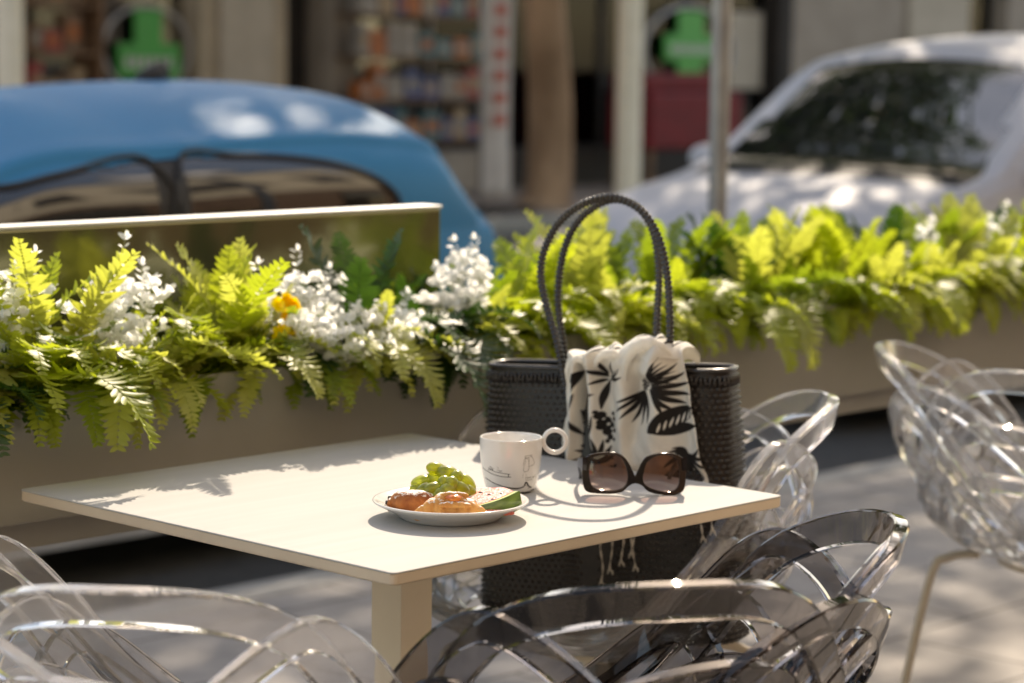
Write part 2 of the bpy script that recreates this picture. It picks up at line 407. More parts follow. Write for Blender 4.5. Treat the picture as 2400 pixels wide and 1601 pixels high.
# ================================================================== PLATE
PX, PY = at_z(1034.5, 1188, TZ).x, at_z(1034.5, 1188, TZ).y
plate = thing('plate', (PX, PY, TZ), 0, 'round white china plate holding pastries and fruit on the ivory table', 'plate')
prof = [(0.0, 0.0035), (0.040, 0.0035), (0.058, 0.0032), (0.061, 0.0004), (0.0655, 0.0004), (0.068, 0.003), (0.076, 0.0085), (0.088, 0.0150), (0.0995, 0.0205),
        (0.1022, 0.0222), (0.1030, 0.0235), (0.1022, 0.0246), (0.1000, 0.0247), (0.0975, 0.0238), (0.086, 0.0180), (0.074, 0.0115), (0.066, 0.0075), (0.050, 0.0065), (0.0, 0.0062)]
v, f = lathe_vf(prof, 128); obj('dish', v, f, m_china, plate, True)
PZ = TZ + 0.0066

# ---------------- pastries
def pastry_mat(name, dark, light, sugar_amt):
    m, n, b, o = new_mat(name)
    t = noise(n, 55, 5, 0.6); r = ramp(n, [(0.30, dark), (0.52, tuple((x+y)/2 for x, y in zip(dark, light))), (0.72, light)])
    n.links.new(t.outputs[0], r.inputs[0])
    ge = n.nodes.new('ShaderNodeNewGeometry'); sp = n.nodes.new('ShaderNodeSeparateXYZ'); n.links.new(ge.outputs['Normal'], sp.inputs[0])
    t2 = noise(n, 230, 3, 0.7); ad = n.nodes.new('ShaderNodeMath'); ad.operation = 'MULTIPLY_ADD'; ad.inputs[1].default_value = 0.55; n.links.new(sp.outputs[2], ad.inputs[0]); n.links.new(t2.outputs[0], ad.inputs[2])
    r2 = ramp(n, [(1.0-sugar_amt-0.05, (0, 0, 0)), (1.0-sugar_amt+0.05, (1, 1, 1))]); n.links.new(ad.outputs[0], r2.inputs[0])
    mx = n.nodes.new('ShaderNodeMix'); mx.data_type = 'RGBA'; n.links.new(r2.outputs[0], mx.inputs[0]); n.links.new(r.outputs[0], mx.inputs[6]); mx.inputs[7].default_value = (0.86, 0.82, 0.76, 1)
    n.links.new(mx.outputs[2], b.inputs['Base Color']); b.inputs['Roughness'].default_value = 0.72
    b.inputs['Subsurface Weight'].default_value = 0.12; b.inputs['Subsurface Radius'].default_value = (0.01, 0.005, 0.002); b.inputs['Subsurface Scale'].default_value = 0.3
    bp = n.nodes.new('ShaderNodeBump'); bp.inputs['Strength'].default_value = 0.55; bp.inputs['Distance'].default_value = 0.0012; n.links.new(t.outputs[0], bp.inputs['Height']); n.links.new(bp.outputs[0], b.inputs['Normal'])
    return m
m_roll = pastry_mat('dark_baked_crust', (0.24, 0.06, 0.014), (0.56, 0.21, 0.05), 0.0)
m_crois = pastry_mat('golden_baked_crust', (0.52, 0.19, 0.04), (0.78, 0.42, 0.13), -0.04)
m_choc = simple('dark_chocolate', (0.03, 0.016, 0.012), None, 40, 0.3)
m_jam = simple('apricot_filling', (0.80, 0.24, 0.02), (0.62, 0.13, 0.015), 90, 0.16, coat=0.5)
def blob(name, rx, ry, rz, mat, parent, fn=None, loc=None, nu=40, nv=24):
    v = []; f = []
    for i in range(nu):
        for j in range(nv+1):
            t = 2*PI*i/nu; p = -PI/2 + PI*j/nv
            q = Vector((rx*math.cos(p)*math.cos(t), ry*math.cos(p)*math.sin(t), rz*math.sin(p)))
            v.append(fn(q, t, p) if fn else q)
    f = grid_f(nu, nv+1, True)
    return obj(name, v, f, mat, parent, True, loc)
rollt = thing('pastry_roll', (PX-0.048, PY-0.004, PZ), math.radians(-12), 'dark brown sugared pastry roll with chocolate showing at its end', 'pastry')
def loaf(Lh, W, Hh, twist, seed, arch=0.0, ridges=0, bend=0.0, jag=0.0):
    """loaf lying along x, flat underneath; ridges = wound layers"""
    nu, nv = 64, 40; v = []; r = np.random.default_rng(seed); ph = r.random(8)*6.28
    for i in range(nu):
        x = -1+2*i/(nu-1); e = (1-abs(x)**3.2)**0.5 if abs(x) < 1 else 0.0
        e = max(e, 0.02)
        rid = 1.0
        if ridges:
            q = (x*0.5+0.5)*ridges; fr = q-math.floor(q); rid = 0.90 + 0.14*math.sin(PI*fr)**0.6
        for j in range(nv):
            t = 2*PI*j/nv + twist*x
            c, s = math.cos(t), math.sin(t)
            rr = e*rid*(1+0.03*math.sin(3*t+ph[0]+4*x)+0.025*math.sin(5*t+ph[1]-7*x))
            y = W*c*rr; z = Hh*s*rr
            tt = t-twist*x
            z0 = -0.62*Hh
            z = Hh*math.sin(tt)*rr; y = W*math.cos(tt)*rr*(1+0.02*math.sin(9*x+ph[2]))
            z = max(z, z0+0.0004*math.sin(20*x))
            z += Hh*arch*(1-x*x)
            v.append((Lh*x, y + bend*(x*x), z - z0))
    f = []
    for i in range(nu-1):
        for j in range(nv): f.append((i*nv+j, (i+1)*nv+j, (i+1)*nv+(j+1) % nv, i*nv+(j+1) % nv))
    f.append(tuple(range(nv-1, -1, -1))); f.append(tuple(range((nu-1)*nv, nu*nv)))
    return v, f
v, f = loaf(0.034, 0.0185, 0.0175, 0, 3, 0.1); obj('crust', v, f, m_roll, rollt, True)
for y, z in ((-0.006, 0.012), (0.006, 0.016)):
    v, f = tube_vf([(-0.0365, y, z), (-0.022, y, z)], 0.0035, 8); obj('chocolate_stick', v, f, m_choc, rollt, True)
v, f = loaf(0.006, 0.011, 0.011, 0, 12); v = [(x-0.029, y-0.003, z+0.002) for x, y, z in v]; obj('curled_end', v, f, m_roll, rollt, True)
ct = thing('croissant', (PX+0.001, PY-0.050, PZ-0.0005), math.radians(3), 'golden flaky crescent pastry with orange filling at the front of the plate', 'pastry'); ct.scale = (1.13,)*3
v, f = loaf(0.0445, 0.0165, 0.0185, 0, 5, 0.15, 7, -0.012)
v = [(x, y*(1-0.5*abs(x/0.0445)**2), z*(1-0.50*abs(x/0.0445)**1.5)) for x, y, z in v]; obj('crust', v, f, m_crois, ct, True)
blob('filling', 0.0105, 0.006, 0.0045, m_jam, ct, lambda q, t, p: q*(1+0.15*math.sin(3*t)*math.cos(p)), (0.004, -0.009, 0.0265))
v, f = loaf(0.017, 0.0042, 0.004, 0, 9, 0.25, 4); v = [(x+0.004, y-0.0035, z+0.0262) for x, y, z in v]; obj('upper_flake', v, f, m_crois, ct, True)
v, f = loaf(0.020, 0.0055, 0.0045, 0, 19, 0.1, 5); v = [(x+0.004, y-0.0145, z+0.0165) for x, y, z in v]; obj('lower_flake', v, f, m_crois, ct, True)

# ---------------- grapes
def grape_mat():
    m, n, b, o = new_mat('green_grape')
    t = noise(n, 70, 3); r = ramp(n, [(0.3, (0.52, 0.60, 0.06)), (0.7, (0.70, 0.76, 0.12))]); n.links.new(t.outputs[0], r.inputs[0])
    b.inputs['Roughness'].default_value = 0.30; b.inputs['Transmission Weight'].default_value = 0.62; b.inputs['IOR'].default_value = 1.30; b.inputs['Coat Weight'].default_value = 0.8; b.inputs['Coat Roughness'].default_value = 0.08
    oi = n.nodes.new('ShaderNodeObjectInfo'); rr_ = ramp(n, [(0.0, (0.62, 0.58, 0.40)), (1.0, (1.0, 1.0, 1.0))]); n.links.new(oi.outputs['Random'], rr_.inputs[0])
    mm = n.nodes.new('ShaderNodeMix'); mm.data_type = 'RGBA'; mm.blend_type = 'MULTIPLY'; mm.inputs[0].default_value = 1; n.links.new(r.outputs[0], mm.inputs[6]); n.links.new(rr_.outputs[0], mm.inputs[7])
    n.links.new(mm.outputs[2], b.inputs['Base Color'])
    tr = n.nodes.new('ShaderNodeBsdfTranslucent'); tr.inputs[0].default_value = (0.88, 0.92, 0.03, 1)
    mx = n.nodes.new('ShaderNodeMixShader'); mx.inputs[0].default_value = 0.14
    n.links.new(b.outputs[0], mx.inputs[1]); n.links.new(tr.outputs[0], mx.inputs[2]); n.links.new(mx.outputs[0], o.inputs[0])
    return m
m_grape = grape_mat(); m_stem = simple('grape_stem', (0.22, 0.20, 0.06), None, 60, 0.6)
gt = thing('grape_bunch', (PX-0.010, PY+0.012, PZ), 0, 'small bunch of green grapes piled behind the pastries on the plate', 'grapes')
GY = PY+0.012
def gpx(x, y, dy): 
    q = at_y(x, y, GY+dy); return (q.x-(PX-0.010), dy, q.z-PZ)
# pixel centre, depth, long half-axis, short half-axis, tilt in the picture plane (deg), yaw
GR = [(1003, 1078, 0.022, 0.0145, 0.0090, -18, 10), (1028, 1087, 0.014, 0.0155, 0.0098, -12, -10), (1049, 1095, 0.004, 0.0088, 0.0086, 60, 30),
      (970, 1108, 0.018, 0.0155, 0.0098, 10, 15), (993, 1103, 0.022, 0.0150, 0.0098, 4, 0), (1072, 1112, 0.012, 0.0150, 0.0098, -55, 0),
      (958, 1126, 0.014, 0.0130, 0.0100, 35, 0), (976, 1127, -0.002, 0.0135, 0.0100, 30, 20), (1020, 1107, -0.004, 0.0092, 0.0088, 0, 60),
      (1037, 1110, -0.010, 0.0095, 0.0088, 80, 60), (997, 1125, -0.008, 0.0150, 0.0105, 0, 30), (1028, 1127, -0.014, 0.0140, 0.0105, 10, 50),
      (1058, 1125, -0.006, 0.0150, 0.0102, -40, 20), (1010, 1135, -0.018, 0.0105, 0.0085, 20, 70), (1050, 1135, 0.006, 0.0130, 0.0100, -20, 40), (985, 1138, 0.016, 0.0130, 0.0100, 0, 20), (1078, 1132, 0.002, 0.0120, 0.0092, -60, 20)]
gm, gfaces = [], None
for x, y, dy, l, s, tilt, yaw in GR:
    l *= 1.04; s *= 1.04; c = gpx(x, y, dy); c = (c[0], c[1], max(c[2], s*0.75))
    o = blob('grape', l, s, s, m_grape, gt, None, c, 24, 14); o.rotation_euler = (0, math.radians(-tilt), math.radians(yaw))
v, f = tube_vf(catmull([(0.012, 0.018, 0.028), (0.0, 0.010, 0.036), (-0.012, 0.006, 0.030), (-0.022, 0.010, 0.02)], 5), 0.0014, 6); obj('stem', v, f, m_stem, gt, True)

# ---------------- watermelon
def melon_flesh():
    m, n, b, o = new_mat('watermelon_flesh')
    t = noise(n, 60, 4); r = ramp(n, [(0.3, (0.78, 0.10, 0.06)), (0.7, (0.86, 0.22, 0.14))]); n.links.new(t.outputs[0], r.inputs[0])
    t2 = noise(n, 260, 3, 0.8); ge = n.nodes.new('ShaderNodeNewGeometry'); sp = n.nodes.new('ShaderNodeSeparateXYZ'); n.links.new(ge.outputs['Normal'], sp.inputs[0])
    ad = n.nodes.new('ShaderNodeMath'); ad.operation = 'MULTIPLY_ADD'; ad.inputs[1].default_value = 0.5; n.links.new(sp.outputs[2], ad.inputs[0]); n.links.new(t2.outputs[0], ad.inputs[2])
    r2 = ramp(n, [(0.98, (0, 0, 0)), (1.12, (0.75, 0.75, 0.75))]); n.links.new(ad.outputs[0], r2.inputs[0])
    mx = n.nodes.new('ShaderNodeMix'); mx.data_type = 'RGBA'; n.links.new(r2.outputs[0], mx.inputs[0]); n.links.new(r.outputs[0], mx.inputs[6]); mx.inputs[7].default_value = (0.88, 0.80, 0.76, 1)
    n.links.new(mx.outputs[2], b.inputs['Base Color']); b.inputs['Roughness'].default_value = 0.35
    b.inputs['Subsurface Weight'].default_value = 0.25; b.inputs['Subsurface Radius'].default_value = (1, 0.2, 0.1); b.inputs['Subsurface Scale'].default_value = 0.006
    bp = n.nodes.new('ShaderNodeBump'); bp.inputs['Strength'].default_value = 0.5; bp.inputs['Distance'].default_value = 0.001; n.links.new(t2.outputs[0], bp.inputs['Height']); n.links.new(bp.outputs[0], b.inputs['Normal'])
    return m
m_flesh = melon_flesh()
m_rind = simple('striped_green_rind', (0.24, 0.36, 0.06), (0.035, 0.085, 0.012), 42, 0.3, stretch=(0.7, 0.7, 1.6), coat=0.2)
m_pale = simple('pale_rind', (0.50, 0.62, 0.16), None, 30, 0.4)
wt = thing('watermelon_slice', (PX+0.051, PY-0.012, PZ-0.0002), math.radians(0), 'sugared watermelon slice with striped green rind on the plate rim', 'watermelon'); wt.scale = (1.14,)*3
wt.rotation_euler = (math.radians(7), math.radians(-11), 0)
# plan outline: rind along the curve from (-0.020,-0.030) to (0.040,0.008); flesh point behind at left
cur = catmull([(-0.022, -0.030, 0), (0.004, -0.0245, 0), (0.024, -0.013, 0), (0.0395, 0.003, 0)], 10)
ins = [Vector((p.x*0.90-0.0028, p.y*0.88+0.0018, 0)) for p in cur]
ap = [(-0.030, 0.020, 0), (-0.004, 0.038, 0), (0.022, 0.026, 0)]
def prism(name, poly, z0, z1, mat, parent, bev=0.0012):
    bm = bmesh.new(); lo = [bm.verts.new((p[0], p[1], z0)) for p in poly]; fa = bm.faces.new(lo)
    r = bmesh.ops.extrude_face_region(bm, geom=[fa]); 
    for e in r['geom']:
        if isinstance(e, bmesh.types.BMVert): e.co.z = z1
    bmesh.ops.recalc_face_normals(bm, faces=bm.faces[:])
    if bev: bmesh.ops.bevel(bm, geom=bm.edges[:], offset=bev, segments=2, affect='EDGES')
    return bobj(name, bm, mat, parent)
HM = 0.0215
prism('flesh', [tuple(p) for p in ins] + ap[::-1], 0.0006, HM, m_flesh, wt, 0.0006)
mid = [Vector((p.x*0.965-0.001, p.y*0.955+0.0007, 0)) for p in cur]
prism('pale_rind', [tuple(p) for p in mid] + [tuple(p) for p in ins[::-1]], 0.0008, HM-0.0004, m_pale, wt, 0)
prism('rind', [tuple(p) for p in cur] + [tuple(p) for p in mid[::-1]], 0.0005, HM-0.0002, m_rind, wt, 0.0004)
for x, y in ((0.004, 0.008), (-0.012, -0.010), (0.018, 0.004), (-0.006, 0.022), (0.008, -0.012)):
    o = blob('seed', 0.0032, 0.0019, 0.0009, m_choc, wt, None, (x, y, HM), 12, 8); o.rotation_euler = (0, 0, x*90)
v, f = loaf(0.024, 0.007, 0.004, 0, 21); tag(obj('melon_sliver', [(x+PX+0.060, y+PY-0.043, z+PZ+0.006) for x, y, z in v], f, m_flesh, None, True), 'thin red slice of watermelon lying under the green rind', 'watermelon')

# ================================================================== CUP
q = at_z(1172, 1126, TZ); UX, UY = q.x, q.y
cup = thing('coffee_cup', (UX, UY, TZ), 0, 'white china cup with line drawings and a ring handle', 'cup')
CH = 0.076; RT = 0.0436; RB = 0.0335
def cup_r(z):
    t = max(0.0, min(1.0, z/CH)); return RB + (RT-RB)*(1-(1-t)**2.3) if t < 1 else RT
prof = [(0.0, 0.003), (0.026, 0.003), (0.0285, 0.0006), (0.0312, 0.0005), (0.0328, 0.0018)]
prof += [(cup_r(z), z) for z in np.linspace(0.004, CH-0.001, 18)]
prof += [(RT+0.0001, CH-0.0004), (RT-0.0008, CH+0.0004), (RT-0.0018, CH+0.0001), (RT-0.0026, CH-0.0012)]
prof += [(cup_r(z)-0.0030, z) for z in np.linspace(CH-0.004, 0.010, 14)] + [(0.026, 0.0065), (0.0, 0.0055)]
v, f = lathe_vf(prof, 112); obj('cup_body', v, f, m_china, cup, True)
# ring handle: flat band bent to a ring, its plane square to the view
hc = Vector((0.0610, 0.0, 0.0705)); RO, RI, HD = 0.0188, 0.0128, 0.0048; v = []; n = 64
for i in range(n):
    t = 2*PI*i/n
    for r_, y_ in ((RI+0.0008, -HD), (RO-0.0014, -HD), (RO, -HD+0.0016), (RO, HD-0.0016), (RO-0.0014, HD), (RI+0.0008, HD), (RI, HD-0.001), (RI, -HD+0.001)):
        v.append((hc.x + r_*math.cos(t), y_, hc.z + r_*math.sin(t)))
f = []
for i in range(n):
    for k in range(8): f.append((i*8+k, ((i+1) % n)*8+k, ((i+1) % n)*8+(k+1) % 8, i*8+(k+1) % 8))
ho = obj('ring_handle', v, f, m_china, cup, True); ho.data.set_sharp_from_angle(angle=math.radians(50))
v, f = tube_vf([(0.039, 0, 0.066), (0.0435, 0, 0.066)], 0.0052, 12); obj('handle_joint', v, f, m_china, cup, True)
# drawings on the cup: strokes laid on its surface, given in the photo's 7.838x detail pixels
def cupxy(x, y):
    xs = 1100 + x/7.838; ys = 980 + y/7.838                     # source px
    z = (1023 + 10 - ys)*0.000597 + CH - 0.006
    z = max(0.002, min(CH-0.002, z)); r = cup_r(z) + 0.00012
    s = max(-0.97, min(0.97, (xs-1196.5)*0.000590/r)); phi = math.asin(s)
    return Vector((r*math.sin(phi), -r*math.cos(phi), z)), Vector((math.sin(phi), -math.cos(phi), 0))
def stroke(pts, w):
    P = catmull([(x, y, 0) for x, y in pts], 5) if len(pts) > 2 else [Vector((*p, 0)) for p in pts]
    C3 = [cupxy(p.x, p.y) for p in P]; v = []; f = []
    for i, (c, nn) in enumerate(C3):
        T = (C3[min(i+1, len(C3)-1)][0]-C3[max(i-1, 0)][0]).normalized(); s = nn.cross(T).normalized()
        v += [c - s*w, c + nn*0.00012, c + s*w]
        if i: 
            b = (i-1)*3; f += [(b, b+3, b+4, b+1), (b+1, b+4, b+5, b+2)]
    return v, f
ST = [([(235, 885), (330, 930), (450, 970), (600, 993), (765, 998)], .00042), ([(350, 875), (470, 912), (600, 930), (745, 945)], .00034), ([(715, 945), (718, 996)], .0005),
      ([(350, 870), (345, 905), (365, 910)], .0002), ([(370, 820), (420, 865), (440, 850)], .0004), ([(340, 850), (400, 880), (430, 878)], .0003), ([(505, 885), (520, 870)], .0003), ([(540, 875), (560, 895), (595, 885)], .0004), ([(510, 815), (530, 850)], .00018),
      ([(285, 1060), (420, 1120), (600, 1175), (800, 1205), (940, 1205), (1020, 1170)], .00055), ([(600, 1180), (780, 1215), (900, 1218), (1000, 1190)], .0006),
      ([(1010, 610), (1080, 605), (1150, 605)], .00022), ([(1010, 625), (1040, 650), (1010, 665), (985, 780)], .0002), ([(1030, 690), (990, 885), (1080, 880), (1085, 720), (1065, 660), (1010, 665)], .00022),
      ([(1100, 640), (1140, 630), (1190, 770), (1090, 810)], .0002), ([(1040, 660), (1090, 640), (1085, 770)], .0002), ([(1020, 625), (1140, 632)], .00016),
      ([(985, 940), (975, 1020)], .00012), ([(1040, 930), (1045, 1010)], .00012)]
ST += [([(1030+i*27, 1020), (1048+i*27, 1012)], .0003) for i in range(4)] + [([(1036+i*27, 1020), (1040+i*27, 1085)], .00022) for i in range(5)] + [([(1165, 1010), (1175, 1035), (1190, 1005)], .0003), ([(1210, 985), (1215, 1040)], .00022)]
ST += [([(1015, 1170), (1035, 1110), (1060, 1120), (1085, 1180)], .0011), ([(1060, 1160), (1100, 1190), (1140, 1220)], .0010), ([(1080, 1225), (1150, 1218)], .0005), ([(890, 1345), (980, 1320), (1070, 1340), (1120, 1360)], .0010), ([(1120, 1275), (1180, 1272), (1230, 1255)], .0009), ([(930, 1350), (1060, 1362)], .0010)]
v, f = merge_vf([stroke(p, w*1.15) for p, w in ST]); obj('printed_drawing', v, f, m_ink, cup)

# ================================================================== SUNGLASSES
m_frame = simple('glossy_black_acetate', (0.012, 0.008, 0.007), (0.02, 0.012, 0.009), 30, 0.12, coat=0.5)
def lens_mat():
    m, n, b, o = new_mat('brown_gradient_lens'); n.nodes.remove(b)
    tc = n.nodes.new('ShaderNodeTexCoord'); sp = n.nodes.new('ShaderNodeSeparateXYZ'); n.links.new(tc.outputs['Generated'], sp.inputs[0])
    r = ramp(n, [(0.0, (0.62, 0.50, 0.46)), (0.5, (0.34, 0.18, 0.13)), (1.0, (0.22, 0.11, 0.075))]); n.links.new(sp.outputs[2], r.inputs[0])
    tp = n.nodes.new('ShaderNodeBsdfTransparent'); n.links.new(r.outputs[0], tp.inputs[0])
    gl = n.nodes.new('ShaderNodeBsdfGlossy'); gl.inputs['Roughness'].default_value = 0.02
    fr = n.nodes.new('ShaderNodeFresnel'); fr.inputs[0].default_value = 1.7
    mx = n.nodes.new('ShaderNodeMixShader'); n.links.new(fr.outputs[0], mx.inputs[0]); n.links.new(tp.outputs[0], mx.inputs[1]); n.links.new(gl.outputs[0], mx.inputs[2]); n.links.new(mx.outputs[0], o.inputs[0])
    return m
m_lens = lens_mat()
OUT = [(795,870),(835,843),(900,830),(985,825),(1045,842),(1090,885),(1125,950),(1142,985),(1160,950),(1190,890),(1230,850),(1320,830),(1410,835),(1470,860),(1500,905),(1503,1000),(1492,1080),(1460,1110),(1400,1122),(1300,1113),(1230,1090),(1190,1052),(1142,1038),(1100,1055),(1055,1095),(980,1112),(880,1112),(812,1102),(785,1065),(775,980),(780,910)]
LL = [(838,880),(880,852),(965,843),(1035,860),(1072,915),(1090,990),(1076,1050),(1030,1080),(950,1088),(880,1080),(838,1045),(822,960)]
LR = [(1203,965),(1225,895),(1285,853),(1360,845),(1428,870),(1450,930),(1455,1020),(1440,1070),(1390,1096),(1300,1085),(1222,1052),(1198,1012)]
GS = 0.000199; q = at_z(1457, 1138, TZ); 
sg = thing('sunglasses', (q.x, q.y-0.002, TZ), math.radians(3), 'oversized black framed sunglasses with brown lenses standing open on the table', 'sunglasses')
def gl2(x, y): return ((x-1140)*GS, (1122-y)*GS*1.01)
def glcurve(P): return [gl2(p.x, p.y) for p in catmull([(x, y, 0) for x, y in P], 5, True)]
def wrapy(x): return 1.6*x*x                                   # face-form curve of the front
def fill_loops(loops):
    bm = bmesh.new(); es = []
    for lp in loops:
        vs = [bm.verts.new((x, 0, z)) for x, z in lp]
        es += [bm.edges.new((vs[i], vs[(i+1) % len(vs)])) for i in range(len(vs))]
    bmesh.ops.triangle_fill(bm, use_beauty=True, use_dissolve=False, edges=es)
    return bm
TILT = math.radians(-4)
bm = fill_loops([glcurve(OUT), glcurve(LL), glcurve(LR)])
r = bmesh.ops.extrude_face_region(bm, geom=bm.faces[:])
for e in r['geom']:
    if isinstance(e, bmesh.types.BMVert): e.co.y = 0.0048
bmesh.ops.recalc_face_normals(bm, faces=bm.faces[:])
for vv in bm.verts: vv.co.y += wrapy(vv.co.x) + vv.co.z*0.10
fo = bobj('frame_front', bm, m_frame, sg)
bv = fo.modifiers.new('edge', 'BEVEL'); bv.width = 0.0011; bv.segments = 3; bv.limit_method = 'ANGLE'; bv.angle_limit = math.radians(40)
for L_ in (LL, LR):
    lp = glcurve(L_); cxm = sum(p[0] for p in lp)/len(lp); czm = sum(p[1] for p in lp)/len(lp)
    v = []; f = []; R = 6; N = len(lp)
    for k in range(R+1):
        s = 1.012*(k/R)
        for x, z in lp:
            X = cxm+(x-cxm)*s; Z = czm+(z-czm)*s; v.append((X, 0.0022+wrapy(X)+Z*0.10-0.0025*(1-s*s), Z))
    for k in range(R):
        for i in range(N): f.append((k*N+i, k*N+(i+1) % N, (k+1)*N+(i+1) % N, (k+1)*N+i))
    obj('lens', v, f, m_lens, sg, True)
for s in (-1, 1):
    P = catmull([(s*0.0695, 0.010, 0.043), (s*0.0715, 0.05, 0.038), (s*0.071, 0.09, 0.030), (s*0.067, 0.115, 0.018), (s*0.064, 0.135, 0.0045)], 6)
    v = []; f = []
    for i, p in enumerate(P):
        t = i/(len(P)-1); h = 0.0085*(1-t)+0.004*t if t < 0.85 else 0.0042
        w = 0.0022
        v += [(p.x-w, p.y, p.z-h), (p.x+w, p.y, p.z-h), (p.x+w, p.y, p.z+h), (p.x-w, p.y, p.z+h)]
        if i:
            b = (i-1)*4
            for k in range(4): f.append((b+k, b+4+k, b+4+(k+1) % 4, b+(k+1) % 4))
    f += [(3, 2, 1, 0), tuple(range(len(v)-4, len(v)))]
    to = obj('temple_arm', v, f, m_frame, sg); b2 = to.modifiers.new('edge', 'BEVEL'); b2.width = 0.0008; b2.segments = 2; b2.limit_method = 'ANGLE'
    bevel_box('hinge', s*0.0675-0.003, s*0.0675+0.003, 0.0125, 0.0165, 0.038, 0.050, m_frame, sg, 0.0006)

# ================================================================== WOVEN BAG
BGA = math.radians(-25); BGC = Vector((0.160, 3.672, 0.0)); BZ0 = 0.474; BH = 0.412
bdir = Vector((math.cos(BGA), math.sin(BGA), 0)); bnor = Vector((math.sin(BGA), -math.cos(BGA), 0))   # bnor points to the camera side
def at_bag(x, y, off=0.0):
    """pixel -> bag-local (x along width, y back, z up) on the plane off metres in front of the bag's middle"""
    d = ray(x, y); p0 = BGC + bnor*off
    t = (p0-CAMP).dot(bnor)/d.dot(bnor); p = CAMP + d*t - BGC
    return Vector((p.dot(bdir), -p.dot(bnor), p.z))
m_weave = simple('black_woven_plastic', (0.024, 0.018, 0.014), (0.012, 0.009, 0.008), 60, 0.36, spec=0.45)
m_weave2 = simple('black_plastic_rope', (0.022, 0.017, 0.014), (0.012, 0.009, 0.008), 60, 0.26, spec=0.7)
bag = thing('woven_bag', BGC, BGA, 'tall black woven tote bag with long rope handles on the clear chair', 'bag'); bag.rotation_euler = (0, math.radians(-2.5), BGA); bag.location = BGC + bdir*0.030 + Vector((0, 0, -0.004))
def bag_dims(t):
    hw = 0.216 - 0.018*t; hd = 0.070 - 0.030*t**1.5
    if t < 0.12: k = math.sqrt(max(0.0, 1-((0.12-t)/0.12)**2)); hw *= 0.90+0.10*k; hd *= 0.70+0.30*k
    return hw, hd
def bag_pt(t, ang, off=0.0):
    hw, hd = bag_dims(t); e = 0.30
    c, s = math.cos(ang), math.sin(ang)
    x = hw*math.copysign(abs(c)**e, c); y = hd*math.copysign(abs(s)**0.50, s)
    y -= 0.010*math.sin(PI*t)*(1 if s < 0 else -1)*(1-(x/hw)**2)*1.0
    n = Vector((c*hd, s*hw*1.0, 0)).normalized()
    return Vector((x, y, BZ0 + BH*t)) + n*off
# perimeter resampled to equal steps
def perim(t, n):
    A = [bag_pt(t, 2*PI*i/720) for i in range(721)]; L = [0]
    for i in range(720): L.append(L[-1] + (A[i+1]-A[i]).length)
    out = []; k = 0
    for i in range(n):
        q = L[-1]*i/n
        while L[k+1] < q: k += 1
        w = (q-L[k])/(L[k+1]-L[k]); out.append(2*PI*(k+w)/720)
    return out
nu, nv = 120, 30; v = []
angs = perim(0.5, nu)
for i in range(nu):
    for j in range(nv): v.append(bag_pt(j/(nv-1), angs[i]))
f = grid_f(nu, nv, True); f.append(tuple(i*nv for i in range(nu)))
obj('bag_shell', v, f, m_weave, bag, True)
NB, NR = 88, 46; pa = perim(0.5, NB*2); parts = []; V = []; F = []
for r_ in range(NR):
    t = (r_+0.7)/(NR+0.6)
    for k in range(NB):
        an = pa[(2*k + (r_ % 2)) % (2*NB)]
        top = r_ >= NR-2
        c = bag_pt(t, an, -0.0006); c2 = bag_pt(t, an+0.004); tx = (c2-bag_pt(t, an)).normalized(); n_ = tx.cross(Vector((0, 0, 1))).normalized()
        if n_.dot(Vector((c.x, c.y*6, 0))) < 0: n_ = -n_
        w, h, d = (0.0044, 0.0037, 0.0056)
        w *= rng.uniform(0.9, 1.08); d *= rng.uniform(0.85, 1.15)
        o = len(V)
        V += [c - tx*w - Vector((0, 0, h))*0.6, c + tx*w - Vector((0, 0, h))*0.6, c + tx*w + Vector((0, 0, h))*0.6, c - tx*w + Vector((0, 0, h))*0.6,
              c - Vector((0, 0, h)), c + Vector((0, 0, h)), c + n_*d - tx*w*0.4 + Vector((0, 0, h*0.2)), c + n_*d + tx*w*0.4 + Vector((0, 0, h*0.2))]
        F += [(o+0, o+4, o+6), (o+4, o+7, o+6), (o+4, o+1, o+7), (o+1, o+2, o+7), (o+2, o+5, o+7), (o+5, o+6, o+7), (o+5, o+3, o+6), (o+3, o+0, o+6)]
m_bead = simple('black_plastic_bead', (0.026, 0.020, 0.016), (0.013, 0.010, 0.009), 60, 0.22, spec=0.6)
w_ = obj('woven_beads', V, F, m_bead, bag, True); tag(w_, kind='stuff')
P = [bag_pt(1.0, a) + Vector((0, 0, 0.002)) for a in perim(0.97, 160)]
v, f = tube_vf(P, 0.0040, 8, closed=True); obj('rim_cord', v, f, m_weave2, bag, True)
P = [bag_pt(0.965, a, 0.003) for a in perim(0.97, 130)]
parts = []
for i in range(0, 130):
    p = P[i]; parts.append(tube_vf([p - Vector((0, 0, 0.007)), p + Vector((0, 0, 0.007))], 0.0023, 5))
o = obj('rim_stitches', *merge_vf(parts), m_weave2, bag, True); tag(o, kind='stuff')
